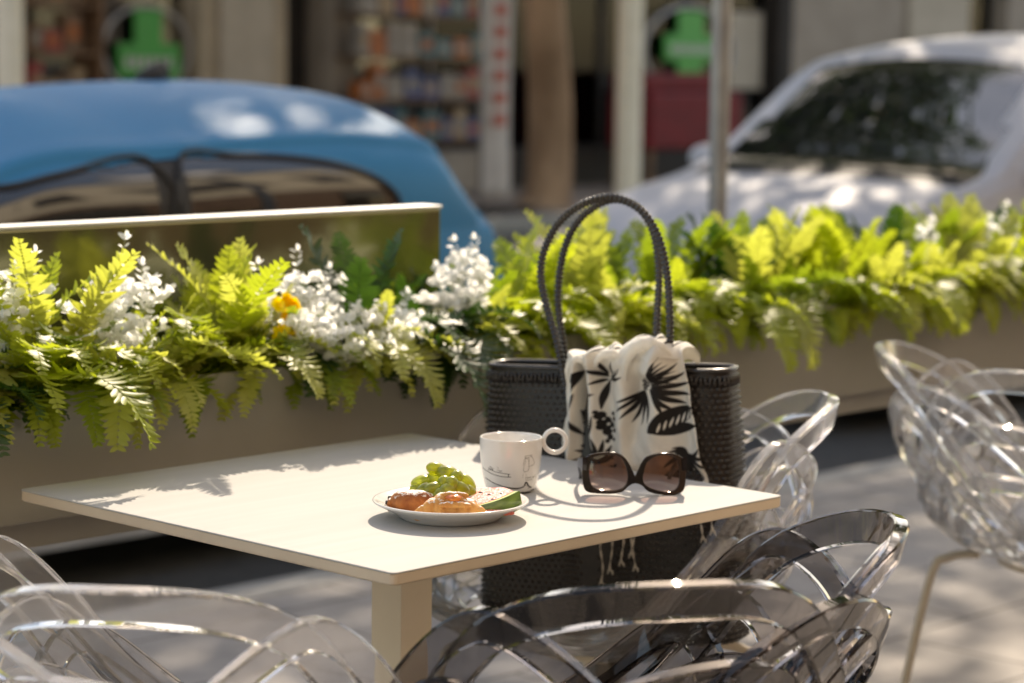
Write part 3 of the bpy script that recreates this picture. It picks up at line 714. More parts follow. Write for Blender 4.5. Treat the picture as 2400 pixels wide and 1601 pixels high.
def rope(path, name):
    P = catmull(path, 34); 
    n = 18; v = []; f = []; N = len(P); dist = 0
    T = [(P[min(i+1, N-1)]-P[max(i-1, 0)]).normalized() for i in range(N)]
    nrm = Vector((0, 1, 0))
    for i in range(N):
        if i: dist += (P[i]-P[i-1]).length
        nrm = (nrm - T[i]*nrm.dot(T[i])).normalized(); bn = T[i].cross(nrm)
        for k in range(n):
            a = 2*PI*k/n; w = 430*dist
            r_ = 0.0051 + 0.0024*math.sin(3*a + w)*math.sin(3*a - w)
            v.append(P[i] + (nrm*math.cos(a) + bn*math.sin(a))*r_)
    for i in range(N-1):
        for k in range(n): f.append((i*n+k, i*n+(k+1) % n, (i+1)*n+(k+1) % n, (i+1)*n+k))
    f.append(tuple(range(n-1, -1, -1))); f.append(tuple(range((N-1)*n, N*n)))
    return obj(name, v, f, m_weave2, bag, True)
fr_ = [(1312,905),(1303,835),(1290,760),(1272,690),(1262,620),(1274,560),(1310,500),(1368,460),(1436,449),(1498,480),(1535,540),(1552,620),(1556,720),(1552,815),(1550,905)]
rope([at_bag(x, y, 0.052) for x, y in fr_], 'rope_handle')
bk_ = [(1316,880),(1309,800),(1299,700),(1304,620),(1326,540),(1366,484),(1430,452),(1490,470),(1524,530),(1534,620),(1526,720),(1520,800),(1518,880)]
rope([at_bag(x, y, -0.035) for x, y in bk_], 'rope_handle')

# ================================================================== PRINTED SCARF
def interp(x, T):
    return float(np.interp(x, [p[0] for p in T], [p[1] for p in T]))
LE = [(790, 1325), (815, 1308), (850, 1303), (900, 1302), (950, 1306), (985, 1296), (1020, 1292), (1050, 1305), (1090, 1316), (1170, 1330)]
RE = [(790, 1555), (815, 1568), (850, 1578), (900, 1588), (950, 1597), (1000, 1606), (1050, 1612), (1105, 1624), (1170, 1628)]
NU, NV, NT = 300, 330, 60
def foldoff(x, y):
    d = 0.0
    for c, sl, w, h in ((1343, 0.02, 9, -0.016), (1328, -0.10, 10, 0.012), (1366, 0.05, 14, 0.010), (1400, 0.10, 18, -0.006), (1440, -0.02, 26, 0.012), (1470, -0.12, 16, -0.006), (1520, -0.1, 30, 0.012), (1570, 0.1, 20, -0.004), (1590, 0.12, 12, 0.006)):
        q = (x - c - sl*(y-900))/w; d += 1.8*h*math.exp(-q*q)*min(1.0, 0.35 + abs(y-1180)/330)
    q = ((x-1500)/46)**2 + ((y-832)/34)**2; d += 0.030*math.exp(-q*q)
    q = ((x-1395)/40)**2 + ((y-828)/24)**2; d += 0.016*math.exp(-q*q)
    q = ((x-1322)/20)**2 + ((y-845)/30)**2; d += 0.012*math.exp(-q)
    return d + 0.0014*math.sin(x*0.09+y*0.05) + 0.0010*math.sin(x*0.16-y*0.11)
def topz(x):
    return interp(x, [(1300, 4), (1318, 10), (1338, 7), (1360, 18), (1395, 24), (1425, 14), (1442, 34), (1470, 46), (1510, 44), (1545, 30), (1575, 8)])
V = []; UV = []
for i in range(NU):
    u = i/(NU-1)
    for j in range(NV+NT):
        if j < NV:
            y = 1170 - (1170-822)*j/(NV-1); x = interp(y, LE) + (interp(y, RE)-interp(y, LE))*u
            off = 0.066 + foldoff(x, y) - 0.020*smoothstep(y, 1090, 1000)*0
            p = at_bag(x, y, 0.062); p.y = -(off)
            if y > 1060: p.y += 0.012*smoothstep(y, 1060, 1100)
            V.append(p); UV.append((x, y))
        else:
            k = (j-NV+1)/NT; x = interp(822, LE) + (interp(822, RE)-interp(822, LE))*u
            b0 = at_bag(x, 822, 0.062); of = 0.066+foldoff(x, 822); h = (topz(x)+6)*0.00064
            a = PI*k; dep = of + 0.005
            V.append(Vector((b0.x + 0.004*math.sin(6*k+x*0.05), -of*0.5 + (-of*0.5)*math.cos(a)*1.0, b0.z + h*math.sin(a)**0.8 - 0.03*max(0, k-0.6) + 0.003*math.sin(x*0.12+5*k))))
            UV.append((x, 822 - 70*k))
F = grid_f(NU, NV+NT)
U = np.array(UV); blk = np.zeros(len(U))
def leaf(p0, p1, w, bend=0.0):
    global blk
    a = np.array(p0, float); b = np.array(p1, float); d = b-a; L = np.hypot(*d); d /= L; n = np.array((-d[1], d[0]))
    q = U-a; t = (q@d)/L; s = q@n - bend*L*4*t*(1-t)
    wid = w*np.sin(np.clip(t, 0, 1)*PI)**0.75*(1-0.35*t)
    blk = np.maximum(blk, np.where((t > 0) & (t < 1), np.clip((wid-np.abs(s))/1.3+0.5, 0, 1), 0))
def white_leaf(p0, p1, w):
    global blk
    k = blk.copy(); blk = np.zeros(len(U)); leaf(p0, p1, w); blk = k*(1-blk)
def disc(c, r):
    global blk
    q = np.hypot(U[:, 0]-c[0], U[:, 1]-c[1]); blk = np.maximum(blk, np.clip((r-q)/1.5+0.5, 0, 1))
# fan palm in the middle
for ang, l, w in ((-60, 60, 4), (-40, 75, 5), (-22, 80, 6), (-5, 85, 7), (12, 88, 8), (28, 84, 8), (45, 78, 7), (62, 72, 6), (80, 78, 6), (97, 84, 6), (112, 82, 6), (128, 84, 6), (143, 86, 5), (156, 70, 5)):
    a = math.radians(ang); c = (1496+8*math.cos(a), 884+8*math.sin(a)) if ang < 70 else (1486, 893)
    leaf(c, (c[0]+l*math.cos(a), c[1]+l*math.sin(a)), w, 0.06 if ang < 50 else -0.05)
for i in range(16): disc((1488+12*math.cos(i*2.4)*(i/16)**.5, 880+14*math.sin(i*2.4)*(i/16)**.5), 3.2)
for i in range(8): leaf((1500, 872), (1500+60*math.cos(-1.0+i*0.16), 872+62*math.sin(-1.0+i*0.16)), 3)
# broad slit leaf at the right
leaf((1497, 990), (1610, 935), 27, -0.05); leaf((1500, 985), (1606, 975), 17, 0.03)
for i in range(8):
    x0 = 1520+i*11.5; yb = 978-i*5.0; white_leaf((x0, yb+12), (x0+7, yb-11-i*0.4), 2.7)
# flower
for c, r in (((1383, 952), 9), ((1390, 968), 12), ((1401, 978), 9), ((1396, 990), 10), ((1410, 962), 6), ((1407, 950), 5), ((1385, 978), 8), ((1402, 1003), 7), ((1412, 988), 5), ((1396, 1012), 5), ((1412, 1008), 4), ((1376, 943), 4)): disc(c, r)
for c, r in (((1396, 974), 3), ((1404, 984), 2.4), ((1388, 961), 2.2)):
    q = np.hypot(U[:, 0]-c[0], U[:, 1]-c[1]); blk *= np.clip((q-r)/1.5+0.5, 0, 1)
# upper left leaves
for p0, p1, w in (((1400, 868), (1438, 842), 7), ((1398, 872), (1442, 862), 5), ((1396, 866), (1352, 846), 7), ((1396, 872), (1362, 880), 5), ((1400, 872), (1384, 940), 9), ((1402, 866), (1416, 826), 6), ((1394, 862), (1378, 826), 6),
                  ((1340, 850), (1322, 905), 7), ((1338, 850), (1312, 880), 5), ((1342, 846), (1352, 812), 5), ((1330, 900), (1318, 950), 5), ((1348, 905), (1374, 902), 4)): leaf(p0, p1, w, 0.05)
for i in range(5): white_leaf((1404+i*7, 864-i*3), (1412+i*7, 850-i*3), 1.5)
# lower left and lower right plants
for ang, l, w in ((-150, 60, 8), (-125, 66, 8), (-100, 62, 7), (-78, 56, 6), (-55, 50, 7), (-30, 44, 7), (-172, 58, 6), (160, 46, 8)):
    a = math.radians(ang); leaf((1376, 1062), (1376+l*math.cos(a), 1062+l*math.sin(a)), w, 0.06)
for p0, p1, w in (((1318, 960), (1338, 1000), 5), ((1340, 1000), (1334, 940), 5), ((1352, 1010), (1372, 950), 5)): leaf(p0, p1, w, 0.05)
for ang, l, w in ((60, 70, 6), (78, 78, 7), (95, 82, 7), (112, 82, 7), (130, 78, 7), (150, 62, 7), (38, 58, 6), (15, 46, 6), (172, 42, 6)):
    a = math.radians(ang); leaf((1582, 1042), (1582+l*math.cos(a), 1042+l*math.sin(a)), w, 0.08)
for ang, l, w in ((-150, 40, 6), (-170, 46, 5), (-35, 36, 6)): 
    a = math.radians(ang); leaf((1580, 1048), (1580+l*math.cos(a), 1048+l*math.sin(a)), w, 0.2)
# back of the roll on top carries a few strokes
for i in range(7): leaf((1450+i*16, 800), (1456+i*16, 770+4*(i % 3)), 3.5, 0.1)
for i in range(6): leaf((1340+i*14, 812), (1352+i*14, 780), 4, 0.1)
m_sc, n, b, o_ = new_mat('printed_linen')
at = n.nodes.new('ShaderNodeAttribute'); at.attribute_name = 'print'; t = noise(n, 30, 4)
r = ramp(n, [(0.0, (0.93, 0.90, 0.83)), (1.0, (0.018, 0.014, 0.012))]); n.links.new(at.outputs['Fac'], r.inputs[0])
r2 = ramp(n, [(0.3, (0.9, 0.9, 0.9)), (0.7, (1, 1, 1))]); n.links.new(t.outputs[0], r2.inputs[0])
mx = n.nodes.new('ShaderNodeMix'); mx.data_type = 'RGBA'; mx.blend_type = 'MULTIPLY'; mx.inputs[0].default_value = 1
n.links.new(r.outputs[0], mx.inputs[6]); n.links.new(r2.outputs[0], mx.inputs[7]); n.links.new(mx.outputs[2], b.inputs['Base Color']); b.inputs['Roughness'].default_value = 0.8
tr = n.nodes.new('ShaderNodeBsdfTranslucent'); n.links.new(mx.outputs[2], tr.inputs[0]); ms = n.nodes.new('ShaderNodeMixShader'); ms.inputs[0].default_value = 0.3
n.links.new(b.outputs[0], ms.inputs[1]); n.links.new(tr.outputs[0], ms.inputs[2]); n.links.new(ms.outputs[0], o_.inputs[0])
wv = noise(n, 900, 2); bp = n.nodes.new('ShaderNodeBump'); bp.inputs['Strength'].default_value = 0.04; bp.inputs['Distance'].default_value = 0.0004; n.links.new(wv.outputs[0], bp.inputs['Height']); n.links.new(bp.outputs[0], b.inputs['Normal'])
sc = thing('scarf', BGC, BGA, 'white scarf with black palm leaf print draped over the woven bag', 'scarf')
co = obj('cloth', V, F, m_sc, sc, True)
at_ = co.data.attributes.new('print', 'FLOAT', 'POINT'); at_.data.foreach_set('value', blk.astype(np.float32))
sm = co.modifiers.new('thick', 'SOLIDIFY'); sm.thickness = 0.0012
def roll(path, rads):
    P = catmull([at_bag(x, y, o) for x, y, o in path], 7); n = len(P)
    R = [float(np.interp(i/(n-1), np.linspace(0, 1, len(rads)), rads))*(1+0.10*math.sin(i*1.7)) for i in range(n)]
    v, f = tube_vf(P, R, 14); o = obj('gathered_fold', v, f, m_sc, sc, True)
    o.data.attributes.new('print', 'FLOAT', 'POINT')
roll([(1437, 884, .075), (1436, 842, .092), (1452, 804, .10), (1486, 789, .098), (1520, 800, .09), (1545, 830, .07)], [.003, .006, .009, .010, .008, .003])
roll([(1306, 880, .06), (1308, 846, .075), (1322, 826, .08), (1342, 832, .078), (1352, 866, .065)], [.003, .005, .006, .005, .002])
roll([(1358, 862, .07), (1372, 826, .085), (1400, 812, .09), (1428, 826, .085), (1440, 860, .07)], [.003, .005, .007, .006, .003])
m_thread = simple('white_cotton_thread', (0.70, 0.66, 0.58), None, 50, 0.9)
for x, y0, y1 in ((1381, 1150, 1338), (1403, 1150, 1312), (1429, 1150, 1290), (1456, 1150, 1306), (1447, 1150, 1272), (1611, 1150, 1238), (1636, 1150, 1222)):
    P = [at_bag(x + 3.0*math.sin(y*0.06+x), y, 0.084 + 0.002*math.sin(y*0.1)) for y in range(y0, y1, 6)]
    v, f = tube_vf(P, [0.0011 + 0.0006*math.sin(k*1.3) for k in range(len(P)-1)] + [0.0024], 6)
    parts = [(v, f)]
    e = P[-1]
    for k in range(4): parts.append(tube_vf([e, e + Vector((0.006*math.cos(k*2.1), -0.001, -0.004-0.004*(k % 2)))], 0.0010, 5))
    obj('fringe_thread', *merge_vf(parts), m_thread, sc, True)

# ================================================================== FERNS AND FLOWERS
M_F = [leaf_mat('fern_lime', (0.36, 0.40, 0.055), (0.25, 0.30, 0.035), 0.52),
       leaf_mat('fern_green', (0.24, 0.31, 0.040), (0.15, 0.21, 0.024), 0.48),
       leaf_mat('fern_pale', (0.46, 0.47, 0.14), (0.34, 0.36, 0.09), 0.48),
       leaf_mat('fern_dark', (0.035, 0.085, 0.014), (0.02, 0.05, 0.010), 0.30)]
M_FN = ['lime green', 'mid green', 'pale yellow green', 'dark green']
def frond_vf(L, e0, e1, n, pl, seed, side=0.0):
    r = np.random.default_rng(seed); N = 26
    pos = [Vector((0, 0, 0))]; tang = []; pw = r.uniform(0.9, 1.6)
    for i in range(N):
        t = (i+0.5)/N; e = math.radians(e0 + (e1-e0)*t**pw); az = side*t*t
        d = Vector((math.sin(az)*math.cos(e), math.cos(az)*math.cos(e), math.sin(e))); tang.append(d); pos.append(pos[-1] + d*(L/N))
    tang.append(tang[-1])
    V, F = tube_vf(pos, [0.0011*(1-0.8*i/N) for i in range(N+1)], 4)
    V = list(V); F = list(F)
    tw = r.uniform(-0.5, 0.5)
    for k in range(n):
        t = 0.10 + 0.90*(k+0.5)/n; q = t*N; i = min(int(q), N-1); w = q-i
        p = pos[i].lerp(pos[i+1], w); T = tang[i]; X = T.cross(Vector((0, 0, 1)))
        if X.length < 0.05: X = Vector((1, 0, 0))
        X.normalize(); Z = X.cross(T).normalized()
        ca, sa = math.cos(tw*t), math.sin(tw*t); X, Z = X*ca + Z*sa, Z*ca - X*sa
        ln = pl*(math.sin(PI*(0.22+0.755*t))**0.65)*r.uniform(0.88, 1.08); wd = min(L/n*0.47, ln*0.20+0.001)
        for s in (-1, 1):
            lift = r.uniform(-0.35, 0.25); fwd = 0.28 + 0.5*t*t + r.uniform(-0.12, 0.12)
            D = (X*s + T*fwd + Z*lift).normalized(); W_ = (T - D*T.dot(D)).normalized(); U_ = D.cross(W_)*(-s)
            b = len(V); K = 4
            for j in range(K+1):
                u = j/K; wj = wd*(0.75, 1.0, 0.95, 0.68, 0.15)[j]*r.uniform(0.92, 1.08); c = p + D*(ln*u) - U_*(ln*0.22*u*u) 
                V += [c - W_*wj + U_*wd*0.22, c, c + W_*wj + U_*wd*0.22]
            for j in range(K):
                o = b+j*3; F += [(o, o+3, o+4, o+1), (o+1, o+4, o+5, o+2)]
    return V, F
FR = {}
def frond_mesh(kind, vid, col):
    key = (kind, vid, col)
    if key in FR: return FR[key]
    r = np.random.default_rng(100+vid*7+{'up': 0, 'arch': 1, 'hang': 2}[kind]*50)
    if kind == 'up': L, e0, e1 = r.uniform(0.16, 0.23), r.uniform(70, 88), r.uniform(15, 65)
    elif kind == 'arch': L, e0, e1 = r.uniform(0.19, 0.28), r.uniform(52, 74), r.uniform(-75, -30)
    else: L, e0, e1 = r.uniform(0.15, 0.215), r.uniform(34, 60), r.uniform(-89, -65)
    v, f = frond_vf(L, e0, e1, int(L/0.0092), L*r.uniform(0.135, 0.185), 900+vid, r.uniform(-0.4, 0.4))
    me = bpy.data.meshes.new('frond'); me.from_pydata([tuple(p) for p in v], [], f); me.update(); me.shade_smooth(); me.materials.append(M_F[col])
    FR[key] = me; return me
def fern(a, b, z, col, spec, where, how='fern '):
    t = thing('fern', S(a, b, z), ROT, M_FN[col] + ' ' + how + where, 'fern', 'ferns ' + where)
    for kind, az, sc in spec:
        o = link('frond', frond_mesh(kind, random.randrange(6), col), None, t)
        o.rotation_euler = (random.uniform(-0.12, 0.12), random.uniform(-0.15, 0.15), math.radians(az)); o.scale = (sc,)*3
        o.location = (random.uniform(-0.02, 0.02), random.uniform(-0.012, 0.012), 0)
    return t
random.seed(11)
def fern_row(a0, a1, step, where, lowback=False):
    a = a0
    while a < a1:
        # front row: leans out over the rim (azimuth 180 = towards the terrace, local -y)
        col = random.choices([0, 1, 2, 3], [4.5, 3.5, 4, 2])[0]
        sp = []
        for k in range(random.randint(4, 5)): sp.append(('hang', 180 + random.uniform(-75, 75), random.uniform(0.8, 1.1)))
        for k in range(random.randint(6, 8)): sp.append(('arch', 180 + random.uniform(-100, 100), random.uniform(0.75, 1.2)))
        for k in range(random.randint(2, 3)): sp.append(('up', random.uniform(90, 270), random.uniform(0.6, 0.85)))
        fern(a + random.uniform(-0.03, 0.03), 0.495 + random.uniform(-0.015, 0.02), ZR-0.028, col, sp, where, 'fern drooping over the front rim ')
        col = random.choices([0, 1, 2, 3], [4, 4.5, 2, 3])[0]
        sp = []
        for k in range(random.randint(5, 6)): sp.append(('up', random.uniform(0, 360), random.uniform(0.85, 1.2) if not lowback else random.uniform(0.62, 0.88)))
        for k in range(random.randint(4, 5)): sp.append(('arch', random.uniform(0, 360), random.uniform(0.8, 1.05) if not lowback else random.uniform(0.6, 0.8)))
        fern(a + step*0.5 + random.uniform(-0.03, 0.03), 0.63 + random.uniform(-0.02, 0.025), ZR-0.032, col, sp, where, 'upright fern at the rear ')
        a += step
random.seed(12)
fern_row(-0.95, 0.76, 0.085, 'in the planter with back panel', True)
fern_row(0.90, 4.3, 0.105, 'in the planter without back panel')

for x, y, col in ((560, 760, 2), (480, 770, 0), (110, 800, 2), (40, 800, 0), (830, 800, 3), (1200, 700, 0), (1330, 690, 2), (1730, 650, 2), (1930, 640, 0), (2230, 600, 2)):
    a_, b_, z_ = at_b(x, y, 0.53)
    fern(a_, 0.53, ZR-0.028, col, [('up', random.uniform(0, 360), random.uniform(1.1, 1.32)) for k in range(4)] + [('arch', random.uniform(110, 250), random.uniform(1.1, 1.3)) for k in range(3)],
         'in the planter with back panel' if a_ < 0.8 else 'in the planter without back panel', 'tallest arching fern ')
m_white = leaf_mat('white_leaflet', (0.92, 0.92, 0.90), (0.86, 0.87, 0.85), 0.68, 0.4)
m_wstem = simple('spray_stem', (0.42, 0.48, 0.30), None, 30, 0.6)
def round_leaf(c, D, N_, r_, rr):
    """cupped round leaflet starting at c, pointing along D"""
    W = N_.cross(D).normalized(); N_ = D.cross(W).normalized(); v = [c]; f = []
    for i in range(9):
        t = PI*(-0.86+1.72*i/8); v.append(c + D*(r_*(1.0+math.cos(t))) + W*(r_*0.92*math.sin(t)) + N_*(r_*0.30*abs(math.sin(t))))
    ce = len(v); v.append(c + D*r_ - N_*r_*0.08)
    for i in range(8): f.append((ce, 1+i, 2+i))
    f += [(0, 1, ce), (0, ce, 9)]
    return v, f
def spray(x, y, b=0.55, z0=0.845, seed=0, where='planter', how='white leafy flower spray '):
    b = b-0.035 if b > 0.475 else b-0.06
    a, b, z = at_b(x, y, b); r = np.random.default_rng(seed)
    H = max(0.05, z-z0)
    t = thing('white_spray', S(a, b, z0), ROT, how + where, 'flower', 'white sprays ' + where)
    lean = Vector((r.uniform(-0.02, 0.02), r.uniform(-0.03, 0.01), 0)); parts = []; stems = []
    def one(p0, p1, nl, rad):
        P = catmull([p0, p0.lerp(p1, 0.5) + Vector((r.uniform(-1, 1), r.uniform(-1, 1), 0.3))*0.006, p1], 6)
        stems.append(tube_vf(P, [0.0010*(1-0.6*i/(len(P)-1)) for i in range(len(P))], 4))
        for k in range(nl):
            u = 0.25 + 0.75*(k+0.5)/nl; q = u*(len(P)-1); i = min(int(q), len(P)-2); c = P[i].lerp(P[i+1], q-i); T = (P[i+1]-P[i]).normalized()
            az = k*2.4 + r.uniform(-0.5, 0.5)
            for s in (0, PI):
                D = (Vector((math.cos(az+s), math.sin(az+s), 0))*0.85 + T*r.uniform(0.2, 0.9)).normalized()
                parts.append(round_leaf(c + D*0.003, D, (T + Vector((r.uniform(-.4, .4), r.uniform(-.4, .4), 0))).normalized(), rad*r.uniform(0.5, 1.2)*(1.1-0.6*u), 0))
        parts.append(round_leaf(P[-1], (P[-1]-P[-2]).normalized(), Vector((1, 0, 0.2)).normalized(), rad*0.5, 0))
    tip = Vector((0, 0, H)); base = Vector((0, max(0.0, 0.5-b), 0.0)) - lean
    one(base, tip, 11, 0.0112)
    for k in range(r.integers(6, 10)):
        u = r.uniform(0.25, 0.8); az = r.uniform(0, 2*PI); l = r.uniform(0.022, 0.048); p = base.lerp(tip, u)
        one(p, p + Vector((math.cos(az)*l, math.sin(az)*l*0.7, r.uniform(0.25, 0.9)*l)), 5, 0.0112)
    tag(obj('leaflets', *merge_vf(parts), m_white, t, True), kind='stuff'); obj('stems', *merge_vf(stems), m_wstem, t, True)
SP = [(80,578,.56),(32,612,.54),(8,640,.53),(288,545,.56),(246,640,.54),(326,605,.55),(205,668,.53),(345,650,.54),(268,670,.52),(682,575,.57),(640,622,.55),(590,604,.56),(738,645,.55),(785,640,.57),(604,652,.53),(700,650,.54),(755,615,.58),
      (932,672,.50),(880,705,.47),(962,722,.47),(822,712,.50),(762,752,.44),(846,770,.42),(905,742,.43),(800,760,.43),(868,800,.40),(730,705,.47),(985,755,.44),(890,775,.42),(940,770,.42),(825,790,.41),(780,720,.46),(850,730,.45),(920,800,.40)]
for i, (x, y, b) in enumerate(SP): spray(x, y, b, 0.835, 40+i, 'in the planter with back panel', 'white flower spray drooping past the yellow flowers ' if b < .475 else 'white flower spray standing behind the yellow flowers ' if x > 580 else 'white leafy flower spray ')
for i, (x, y, b) in enumerate([(1042,552,.60),(1088,548,.60),(1062,592,.56),(1022,622,.54),(1105,600,.58),(1078,630,.53),(2140,505,.6),(2310,470,.6),(2270,500,.57)]): spray(x, y, b, 0.835, 90+i, 'in the planter without back panel')

m_yel = leaf_mat('yellow_petal', (0.90, 0.78, 0.06), (0.86, 0.58, 0.03), 0.35, 0.5, 60)
a0_, _, z0_ = at_b(655, 760, 0.50)
yf = thing('yellow_flower_stem', S(a0_, 0.53, 0.835), ROT, 'orange yellow ruffled flowers among the white sprays', 'flower')
parts = []
for i, (x, y) in enumerate([(656,688),(638,702),(672,704),(662,728),(676,742),(648,752),(664,772),(636,784),(648,806),(628,812),(676,780),(640,770)]):
    a, b_, z = at_b(x, y, 0.480 - 0.004*(i % 3)); c = Vector((a-a0_, b_-0.53, z-0.835)); r = np.random.default_rng(i); pp = []
    n0 = Vector((r.uniform(-.4, .4), -1, r.uniform(0, .6))).normalized(); e1 = n0.cross(Vector((0, 0, 1))).normalized(); e2 = n0.cross(e1)
    for ringk, (cnt, rad, up_) in enumerate(((7, 0.0072, 0.15), (6, 0.0052, 0.8))):
        for k in range(cnt):
            t = 2*PI*k/cnt + ringk*0.4 + r.uniform(-.15, .15); D = (e1*math.cos(t) + e2*math.sin(t) + n0*up_).normalized()
            pp.append(round_leaf(c, D, (n0 + D*0.2).normalized(), rad*1.05*r.uniform(0.85, 1.15), 0))
    obj('blossom', *merge_vf(pp), m_yel, yf, True)
    parts.append(tube_vf(catmull([(0, 0, 0), tuple(c*0.5 + Vector((0, 0.012, 0.01))), tuple(c + Vector((0, 0.003, 0)))], 4), 0.0010, 4))
obj('stems', *merge_vf(parts), m_wstem, yf, True)

# ================================================================== PARKED CARS
def poly_in(x, z, P):
    c = False; n = len(P)
    for i in range(n):
        x1, z1 = P[i]; x2, z2 = P[(i+1) % n]
        if (z1 > z) != (z2 > z) and x < (x2-x1)*(z-z1)/(z2-z1)+x1: c = not c
    return c
def car(name, loc, rotz, label, L, W, top, belt, side_windows, ws, rw, m_body, m_glass, m_glass2, crown=1.0, group='cars parked along the kerb'):
    """local x: 0 front .. L rear; y: + left of heading; z up from the road. top: (x,z) silhouette"""
    t = thing(name, loc, rotz, label, 'car', group)
    NS = 300; xs = [L*i/(NS-1) for i in range(NS)]
    tp = catmull([(x, 0, z) for x, z in top], 14); tx = [p.x for p in tp]; tz = [p.z for p in tp]
    half = []
    ring_n = None; V = []; meta = []
    for x in xs:
        zt = float(np.interp(x, tx, tz)); e = abs(x-L/2)/(L/2)
        w = W*(1-0.16*e**5 - 0.05*e**2); zb = min(belt + 0.05*(x/L), zt-0.035)
        zl = 0.11 + 0.10*max(0, e-0.8)/0.2
        g = max(0.0, zt-zb); wu = w - 0.03 - 0.13*g
        R = [(w*0.93, zl), (w*0.985, zl+0.06), (w*0.997, 0.42 if zb > 0.5 else zl+0.1)]
        R += [(w*(1.0+0.006*math.sin(PI*k/5)), 0.42 + (zb-0.03-0.42)*k/5) for k in range(1, 6)] if zb > 0.5 else [(w, zl+0.1+0.01*k) for k in range(1, 6)]
        R += [(w*0.985, zb)]
        nb = 44; rr = min(0.05, g*0.4); cr = 0.115*min(1.0, g/0.40)*crown; zt -= cr
        for k in range(1, nb+1):
            u = k/nb; R.append((w*0.985 + (wu-w*0.985)*(u**4 if g > 0.15 else u), zb + (zt-rr-zb)*u))
        for k in range(1, 7):
            a = PI/2*k/6*0.93; R.append((wu - (1-math.cos(a))*rr*1.3, zt-rr + math.sin(a)*rr*0.96))
        x0 = R[-1][0]; z0 = R[-1][1]
        for k in range(1, 13):
            u = k/12; R.append((x0*(1-u), z0 + (0.018+cr)*(1-(1-u)**2.2)))
        ring_n = len(R); half.append(R)
    M = 2*ring_n-1
    for i, R in enumerate(half):
        for y, z in R: V.append((xs[i], y, z))
        for y, z in R[-2::-1]: V.append((xs[i], -y, z))
    groups = {}
    for i in range(NS-1):
        for k in range(M-1):
            q = (i*M+k, i*M+k+1, (i+1)*M+k+1, (i+1)*M+k)
            cx = (xs[i]+xs[i+1])/2; cy_ = sum(V[j][1] for j in q)/4; cz = sum(V[j][2] for j in q)/4
            kk = k if k < ring_n-1 else M-2-k; key = 'body'
            zt = float(np.interp(cx, tx, tz))
            if 8 <= kk < 53:
                for wi, P in enumerate(side_windows):
                    if poly_in(cx, cz, P): key = ('side_window_%d_%d' if wi < 2 else 'pillar_%d_%d') % (wi, 0 if cy_ > 0 else 1)
            if key == 'body' and kk >= 52 or (key == 'body' and kk >= 46 and (ws[0] < cx < ws[1] or rw[0] < cx < rw[1])):
                ins = 0.05
                if ws[0]+0.03 < cx < ws[1] and abs(cy_) < float(np.interp(cx, ws, (W-0.14, W-0.30))): key = 'windscreen'
                if ws[0]-0.13 < cx <= ws[0]+0.03 and abs(cy_) < W-0.16: key = 'cowl'
                if rw[0] < cx < rw[1] and abs(cy_) < W-0.30: key = 'rear_window'
            groups.setdefault(key, []).append(q)
    names = {'body': 'body', 'windscreen': 'windscreen', 'rear_window': 'rear_window'}
    for key, fs in groups.items():
        used = sorted({j for q in fs for j in q}); mp = {j: n for n, j in enumerate(used)}
        vs = [V[j] for j in used]
        if key != 'body': vs = [(x, y*0.995, z-0.003) for x, y, z in vs]
        fs2 = [tuple(mp[j] for j in q) for q in fs]
        mat = m_body if key == 'body' else m_blacktrim if key.startswith(('pillar', 'cowl')) else (m_glass if key == 'windscreen' else m_glass2)
        obj(names.get(key, 'pillar_trim' if key.startswith('pillar') else 'cowl_panel' if key == 'cowl' else 'side_window'), vs, fs2, mat, t, True)
    # rubber seals round the side windows
    def flank_y(x, z):
        R = half[min(NS-1, max(0, int(round(x/L*(NS-1)))))][8:60]
        return float(np.interp(z, [p[1] for p in R], [p[0] for p in R]))
    for P in side_windows[:2]:
        Q = catmull([(x, 0, z) for x, z in P], 5, True); Q = [q for q in Q if 0.02 < q.x < L-0.02]
        for s in (-1, 1): obj('window_seal', *tube_vf([(q.x, s*(flank_y(q.x, q.z)+0.002), q.z) for q in Q], 0.008, 6, closed=True), m_blacktrim, t, True)
    # end caps
    for i in (0, NS-1):
        vs = V[i*M:(i+1)*M]; obj('bumper_skin', vs, [tuple(range(M))], m_body, t)
    v, f = box_vf(0.12, L-0.12, -W*0.9, W*0.9, 0.12, 0.30); obj('underbody', v, f, m_blacktrim, t)
    for sx in (0.20*L-0.02, 0.80*L):
        for s in (-1, 1):
            wy = s*(W-0.105)
            wh = obj('wheel', *lathe_vf([(0.10, -0.085), (0.20, -0.085), (0.27, -0.09), (0.30, -0.07), (0.305, 0.0), (0.30, 0.07), (0.27, 0.09), (0.20, 0.085), (0.10, 0.085)], 40), m_tyre, t, True, (sx, wy, 0.305))
            wh.rotation_euler = (PI/2, 0, 0)
            vv, ff = lathe_vf([(0.0, 0.070), (0.05, 0.075), (0.07, 0.06), (0.17, 0.065), (0.195, 0.088), (0.2, 0.07)], 40)
            rm = obj('rim', [(x, y, z*(-s)) for x, y, z in vv], ff, m_rim, wh, True)
            # wheel arch lip
            P = [(sx+0.345*math.cos(q), s*(W*1.0+0.001), 0.305+0.345*math.sin(q)) for q in np.linspace(-0.25, PI+0.25, 30)]
            obj('arch_lip', *tube_vf(P, 0.018, 6), m_blacktrim, t, True)
